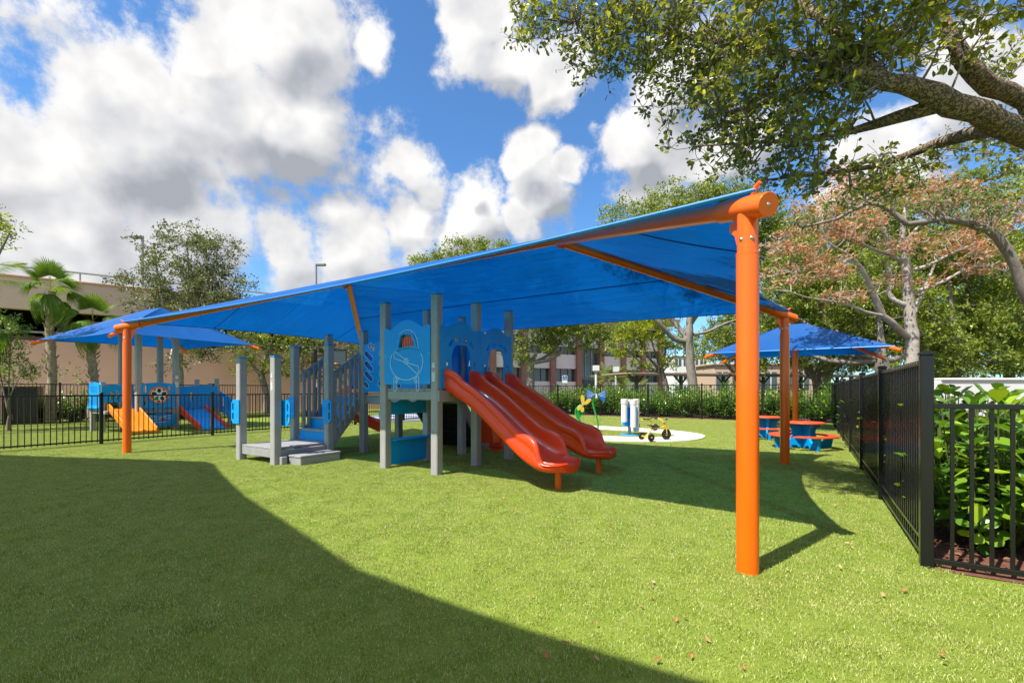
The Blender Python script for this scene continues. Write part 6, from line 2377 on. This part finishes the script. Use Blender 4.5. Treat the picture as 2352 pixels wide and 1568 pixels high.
def fan_palm(label, base, h, rb, seed, nf=17, sc=1.0, boots=True, boot_from=0.35):
    rg = random.Random(seed)
    root = thing('fan_palm', label, 'palm tree', base, rg.uniform(0, 6))
    tr = MB()
    n = 22
    tr.tube([(0.03 * math.sin(k * 0.5), 0.03 * math.cos(k * 0.4), -0.1 + (h + 0.1) * k / n) for k in range(n + 1)], [rb * (1.1 - 0.25 * k / n) * (1 + 0.035 * (k % 2)) for k in range(n + 1)], 14)
    to = tr.build('trunk', MAT['palm_boot'], root, 60)
    if boots:
        z = h * boot_from
        a = 0
        while z < h - 0.05:
            o = link('boot', BOOT, to)
            s_ = sc * rg.uniform(0.62, 0.9)
            o.matrix_basis = Matrix.Translation((rb * 0.80 * math.cos(a), rb * 0.80 * math.sin(a), z)) @ Matrix.Rotation(a - math.pi / 2, 4, 'Z') @ Matrix.Rotation(R(rg.uniform(-16, 10)), 4, 'X') @ Matrix.Rotation(R(rg.uniform(-25, 25)), 4, 'Y') @ Matrix.Scale(s_, 4)
            a += 2.399
            z += 0.047
    for k in range(nf):
        t = k / (nf - 1)
        elv = 80 - 125 * t ** 1.0
        az = k * 2.399 + rg.uniform(-0.3, 0.3)
        me = FAN[0] if t < 0.3 else (FAN[1] if t < 0.7 else FAN[2])
        o = link('frond', me, root)
        o.matrix_basis = Matrix.Translation((0, 0, h - 0.08 + 0.15 * (1 - t))) @ Matrix.Rotation(az, 4, 'Z') @ Matrix.Rotation(R(-elv), 4, 'Y') @ Matrix.Rotation(R(rg.uniform(-35, 35)), 4, 'X') @ Matrix.Scale(sc * rg.uniform(0.85, 1.05), 4)
    return root


def feather_palm(label, base, h, rb, seed, nf=14, sc=1.0):
    rg = random.Random(seed)
    root = thing('feather_palm', label, 'palm tree', base, rg.uniform(0, 6))
    tr = MB()
    tr.tube([(0, 0, -0.1), (0.02, 0, h * 0.5), (0, 0, h)], [rb * 1.2, rb, rb * 0.9], 12)
    tr.build('trunk', MAT['palm_boot'], root, 60)
    for k in range(nf):
        t = k / (nf - 1)
        o = link('frond', PIN[k % 2], root)
        o.matrix_basis = Matrix.Translation((0, 0, h)) @ Matrix.Rotation(k * 2.399 + rg.uniform(-0.3, 0.3), 4, 'Z') @ Matrix.Rotation(R(-(65 - 75 * t)), 4, 'Y') @ Matrix.Rotation(R(rg.uniform(-25, 25)), 4, 'X') @ Matrix.Scale(sc * rg.uniform(0.85, 1.1), 4)
    return root


p = at(117, HY, 17.5)
fan_palm('taller fan palm with shaggy trunk before the pink garage', Vector((p.x, p.y, 0)), 5.0, 0.135, 11, 13, 0.74)
p = at(213, HY, 18.5)
fan_palm('shorter fan palm with rough trunk, right of the taller palm', Vector((p.x, p.y, 0)), 4.0, 0.14, 12, 10, 0.76, True, 0.25)
p = at(-42, HY, 14.0)
fan_palm('fan palm cut off by the left edge of the picture', Vector((p.x, p.y, 0)), 3.6, 0.14, 14, 6, 0.8, False)
p = at(-62, HY, 15.5)
feather_palm('feathery palm fronds at the left edge above the fan palm', Vector((p.x, p.y, 0)), 5.0, 0.13, 15, 9, 0.9)
p = at(1401, HY, 47)
feather_palm('small feathery palm right of the office entrance', Vector((p.x, p.y, 0)), 2.3, 0.2, 16, 14, 1.25)
p = at(1440, HY, 43)
feather_palm('low bright feathery palm beside the carport', Vector((p.x, p.y, 0)), 0.9, 0.2, 17, 14, 1.2)


# ------------------------------------------------------------------ clusia hedges
def clusia_layout(seed, h, rad, nst, per_tip):
    """stem curves and leaf frames of one bush"""
    rg = np.random.default_rng(seed)
    stems, pos, al, nm = [], [], [], []
    for s in range(nst):
        a = rg.uniform(0, 2 * np.pi)
        q = rg.uniform(0.15, 1.0) ** 0.7
        hh = h * rg.uniform(0.25, 1.02) * (1.0 - 0.25 * q)
        e = np.array([math.cos(a) * rad * q, math.sin(a) * rad * q, hh])
        st = np.array([math.cos(a) * rad * 0.25 * q, math.sin(a) * rad * 0.25 * q, 0.02])
        m = (st + e) / 2 + np.array([math.cos(a), math.sin(a), 0]) * 0.10
        stems.append([st, m, e])
        d = unit((e - m)[None])[0]
        for k in range(per_tip):
            t = 1 - 0.16 * (k // 2)
            c = st + (m - st) * (2 * t) if t < 0.5 else m + (e - m) * (2 * t - 1)
            ang = (k % 2) * np.pi + (k // 2) * np.pi / 2 + rg.uniform(-0.3, 0.3) + s
            ref = np.array([0, 0, 1.0]) if abs(d[2]) < 0.9 else np.array([1.0, 0, 0])
            s1 = unit(np.cross(d, ref)[None])[0]
            s2 = np.cross(d, s1)
            out = s1 * math.cos(ang) + s2 * math.sin(ang)
            fw = 0.75 if k < 2 else 0.15
            pos.append(c)
            al.append(out + d * fw + np.array([0, 0, 0.15]) + rg.normal(size=3) * 0.15)
            nm.append(d * 1.0 - out * 0.35 + np.array([0, 0, 0.5]) + rg.normal(size=3) * 0.2)
    return stems, np.array(pos), np.array(al), np.array(nm)


def clusia_mesh(seed, h=1.30, rad=0.68, nst=95, per=10, ll=0.13, fancy=True):
    rg = np.random.default_rng(seed + 100)
    stems, pos, al, nm = clusia_layout(seed, h, rad, nst, per)
    n = len(pos)
    ln = ll * rg.uniform(0.7, 1.2, n)
    v, f, k = leaf_arrays(pos, al, nm, ln, ln * 0.62, fancy)
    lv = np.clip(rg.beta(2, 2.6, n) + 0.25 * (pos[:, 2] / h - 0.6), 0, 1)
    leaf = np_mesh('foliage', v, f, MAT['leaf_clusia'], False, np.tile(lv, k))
    mb = MB()
    for st in stems:
        mb.tube([Vector(q) for q in st], [0.008, 0.006, 0.004], 4, False)
    return leaf, mb.mesh('stems', MAT['stem_green'], 60)


HEDGE = [clusia_mesh(40 + k) for k in range(3)]


def shrub(label, group, loc, k, sc, rz):
    leaf, st = HEDGE[k % 3]
    root = thing('hedge_shrub', label, 'shrub', loc, rz, group)
    root.scale = (sc[0], sc[0], sc[1])
    o = link('foliage', leaf, root)
    o['kind'] = 'stuff'
    o2 = link('stems', st, root)
    o2['kind'] = 'stuff'


rs = random.Random(3)
ORD = ['first', 'second', 'third', 'fourth', 'fifth', 'sixth', 'seventh', 'eighth', 'ninth', 'tenth', 'eleventh', 'twelfth', 'thirteenth', 'fourteenth', 'fifteenth']
for k in range(15):
    u = -1.5 + k * 0.98
    shrub('round-leaved shrub close behind the back fence, %s from its right corner' % ORD[k], 'hedge behind the back fence', UV(u + rs.uniform(-0.15, 0.15), 18.75 + rs.uniform(-0.2, 0.3)), k, (rs.uniform(0.95, 1.15), rs.uniform(0.95, 1.18)), rs.uniform(0, 6))
for k in range(11):
    u = -1.0 + k * 1.25
    shrub('taller shrub in the second row behind the back fence, %s from the right' % ORD[k], 'second hedge row behind the back fence', UV(u + rs.uniform(-0.2, 0.2), 20.4 + rs.uniform(-0.3, 0.4)), k + 1, (rs.uniform(1.0, 1.3), rs.uniform(1.15, 1.4)), rs.uniform(0, 6))
for k in range(13):
    v = 3.9 + k * 1.05
    shrub('round-leaved shrub behind the tall right fence, %s counting from the near end' % ORD[k], 'hedge along the right fence', UV(-1.72 + rs.uniform(-0.1, 0.05), v + rs.uniform(-0.15, 0.15)), k, (rs.uniform(0.9, 1.05), rs.uniform(1.0, 1.15)), rs.uniform(0, 6))
g0, g1 = gp(40, 975), gp(470, 962)
dirL = (g1 - g0).normalized()
norL = Vector((-dirL.y, dirL.x, 0))
for k in range(9):
    q = g0 + (g1 - g0) * (k / 8) + norL * 0.9
    shrub('round-leaved shrub behind the far left fence, %s from the left edge' % ORD[k], 'hedge below the palms', q, k, (rs.uniform(0.85, 1.0), rs.uniform(0.85, 1.1)), rs.uniform(0, 6))


# near shrubs at the right edge: every leaf that shows large is a leaf of its own
def big_leaf_mesh(lv):
    vs, fs = [], []
    n = 7
    prof = [(0.0, 0.03), (0.16, 0.13), (0.36, 0.30), (0.58, 0.42), (0.78, 0.43), (0.92, 0.30), (1.0, 0.03)]
    for (t, w) in prof:
        z = 0.06 * math.sin(t * 2.4) - 0.03 * t
        vs += [(t, -w * 0.72, z + 0.035), (t, 0, z), (t, w * 0.72, z + 0.035)]
    for i in range(n - 1):
        a = 3 * i
        fs += [(a, a + 3, a + 4, a + 1), (a + 1, a + 4, a + 5, a + 2)]
    me = np_mesh('leaf', np.array(vs), np.array(fs), MAT['leaf_clusia'], True, np.full(len(fs), lv))
    return me


BIGLEAF = [big_leaf_mesh(x) for x in (0.28, 0.42, 0.55, 0.66, 0.80, 0.95)]


def near_shrub(label, loc, seed, h, rad, nst, per, nbig=75):
    rg = np.random.default_rng(seed)
    root = thing('hedge_shrub', label, 'shrub', loc, 0, 'large-leaved shrubs by the low right fence')
    stems, pos, al, nm = clusia_layout(seed, h, rad, nst, per)
    wp = pos + np.array(loc)
    cam_p = np.array([0, 0, EYE])
    dist = np.linalg.norm(wp - cam_p, axis=1)
    order = np.argsort(dist)
    big = order[:nbig]
    rest = order[nbig:]
    for i in big:
        L = 0.150 * rg.uniform(0.75, 1.2)
        x = unit(al[i][None])[0]
        y = unit(np.cross(nm[i], x)[None])[0]
        z = np.cross(x, y)
        M = Matrix(((x[0] * L, y[0] * L, z[0] * L, pos[i][0]), (x[1] * L, y[1] * L, z[1] * L, pos[i][1]), (x[2] * L, y[2] * L, z[2] * L, pos[i][2]), (0, 0, 0, 1)))
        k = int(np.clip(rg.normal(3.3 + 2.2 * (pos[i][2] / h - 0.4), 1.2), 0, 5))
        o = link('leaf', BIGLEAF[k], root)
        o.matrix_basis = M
    n = len(rest)
    ln = 0.145 * rg.uniform(0.75, 1.2, n)
    v, f, k = leaf_arrays(pos[rest], al[rest], nm[rest], ln, ln * 0.64, True)
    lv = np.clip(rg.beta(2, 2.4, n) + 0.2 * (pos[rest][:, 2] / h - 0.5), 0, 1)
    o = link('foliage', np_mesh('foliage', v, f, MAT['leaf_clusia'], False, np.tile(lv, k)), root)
    o['kind'] = 'stuff'
    mb = MB()
    for st in stems:
        mb.tube([Vector(q) for q in st], [0.009, 0.007, 0.005], 5, False)
    o = mb.build('stems', MAT['stem_green'], root, 60)
    o['kind'] = 'stuff'


near_shrub('large-leaved shrub next to the corner fence post', UV(-1.70, 1.75), 61, 1.42, 0.62, 110, 10, 75)
near_shrub('large-leaved shrub behind the low fence at the right edge', UV(-2.55, 1.45), 62, 1.40, 0.66, 110, 10, 95)
near_shrub('large-leaved shrub just cut by the right edge of the picture', UV(-3.45, 1.55), 63, 1.42, 0.66, 90, 10, 60)
near_shrub('large-leaved shrub behind the first bay of the tall right fence', UV(-1.74, 2.85), 64, 1.42, 0.62, 110, 10, 60)

# mulch chips on the bed by the low fence
n = 2600
cpos = []
while len(cpos) < n:
    u, v = random.uniform(-4.1, -1.15), random.uniform(-0.4, 3.6)
    if v > 0.84:
        w_ = UV(u, v, 0.012 + random.uniform(0, 0.018))
        cpos.append(tuple(w_))
cpos = np.array(cpos)
rg = np.random.default_rng(77)
al = unit(rg.normal(size=(n, 3)) * np.array([1, 1, 0.25]))
nm = unit(rg.normal(size=(n, 3)) * 0.4 + np.array([0, 0, 1]))
ln = rg.uniform(0.025, 0.075, n)
v, f, k = leaf_arrays(cpos, al, nm, ln, ln * 0.4, False)
o = link('mulch_chips', np_mesh('mulch_chips', v, f, MAT['mulch_chip'], False, rg.uniform(0, 1, n)))
tag(o, 'reddish bark mulch chips on the bed behind the low right fence', 'mulch', kind='stuff')

# ------------------------------------------------------------------ fallen leaves on the turf
FL = []
for k in range(5):
    vs, fs = [], []
    prof = [(0.0, 0.02), (0.25, 0.20), (0.55, 0.28), (0.85, 0.18), (1.0, 0.01)]
    for (t, w) in prof:
        z = 0.12 * math.sin(t * 3.0 + k)
        vs += [(t, -w, z + 0.10 * (k % 3)), (t, 0, z), (t, w, z + 0.08)]
    for i in range(4):
        a = 3 * i
        fs += [(a, a + 3, a + 4, a + 1), (a + 1, a + 4, a + 5, a + 2)]
    FL.append(np_mesh('fallen_leaf', np.array(vs), np.array(fs), MAT['fallen'], True, np.full(len(fs), (0.1, 0.3, 0.5, 0.75, 0.95)[k])))
rl = random.Random(12)
cnt = 0
while cnt < 130:
    z = 2.1 + 8.5 * rl.random() ** 1.35
    x = rl.uniform(-0.75 * z, 0.95 * z)
    if rl.random() > (0.25 + 0.75 * min(1, max(0, (x + 2.5) / 4.0))):
        continue
    rel = Vector((x - P1.x, z - P1.y, 0))
    if rel.dot(AU) < -0.9 or on_path(x, z, 0.1) or (4.2 < rel.dot(AU) < 8.7 and 0.6 < rel.dot(AV) < 3.8):
        continue
    o = link('fallen_leaf', FL[rl.randrange(5)], None, (x, z, 0.026))
    s_ = rl.uniform(0.022, 0.042)
    o.scale = (s_, s_, s_)
    o.rotation_euler = (rl.uniform(-0.4, 0.4), rl.uniform(-0.4, 0.4), rl.uniform(0, 6.3))
    tag(o, 'small dry brown leaf lying on the green turf', 'leaf', 'fallen leaves scattered on the turf')
    cnt += 1
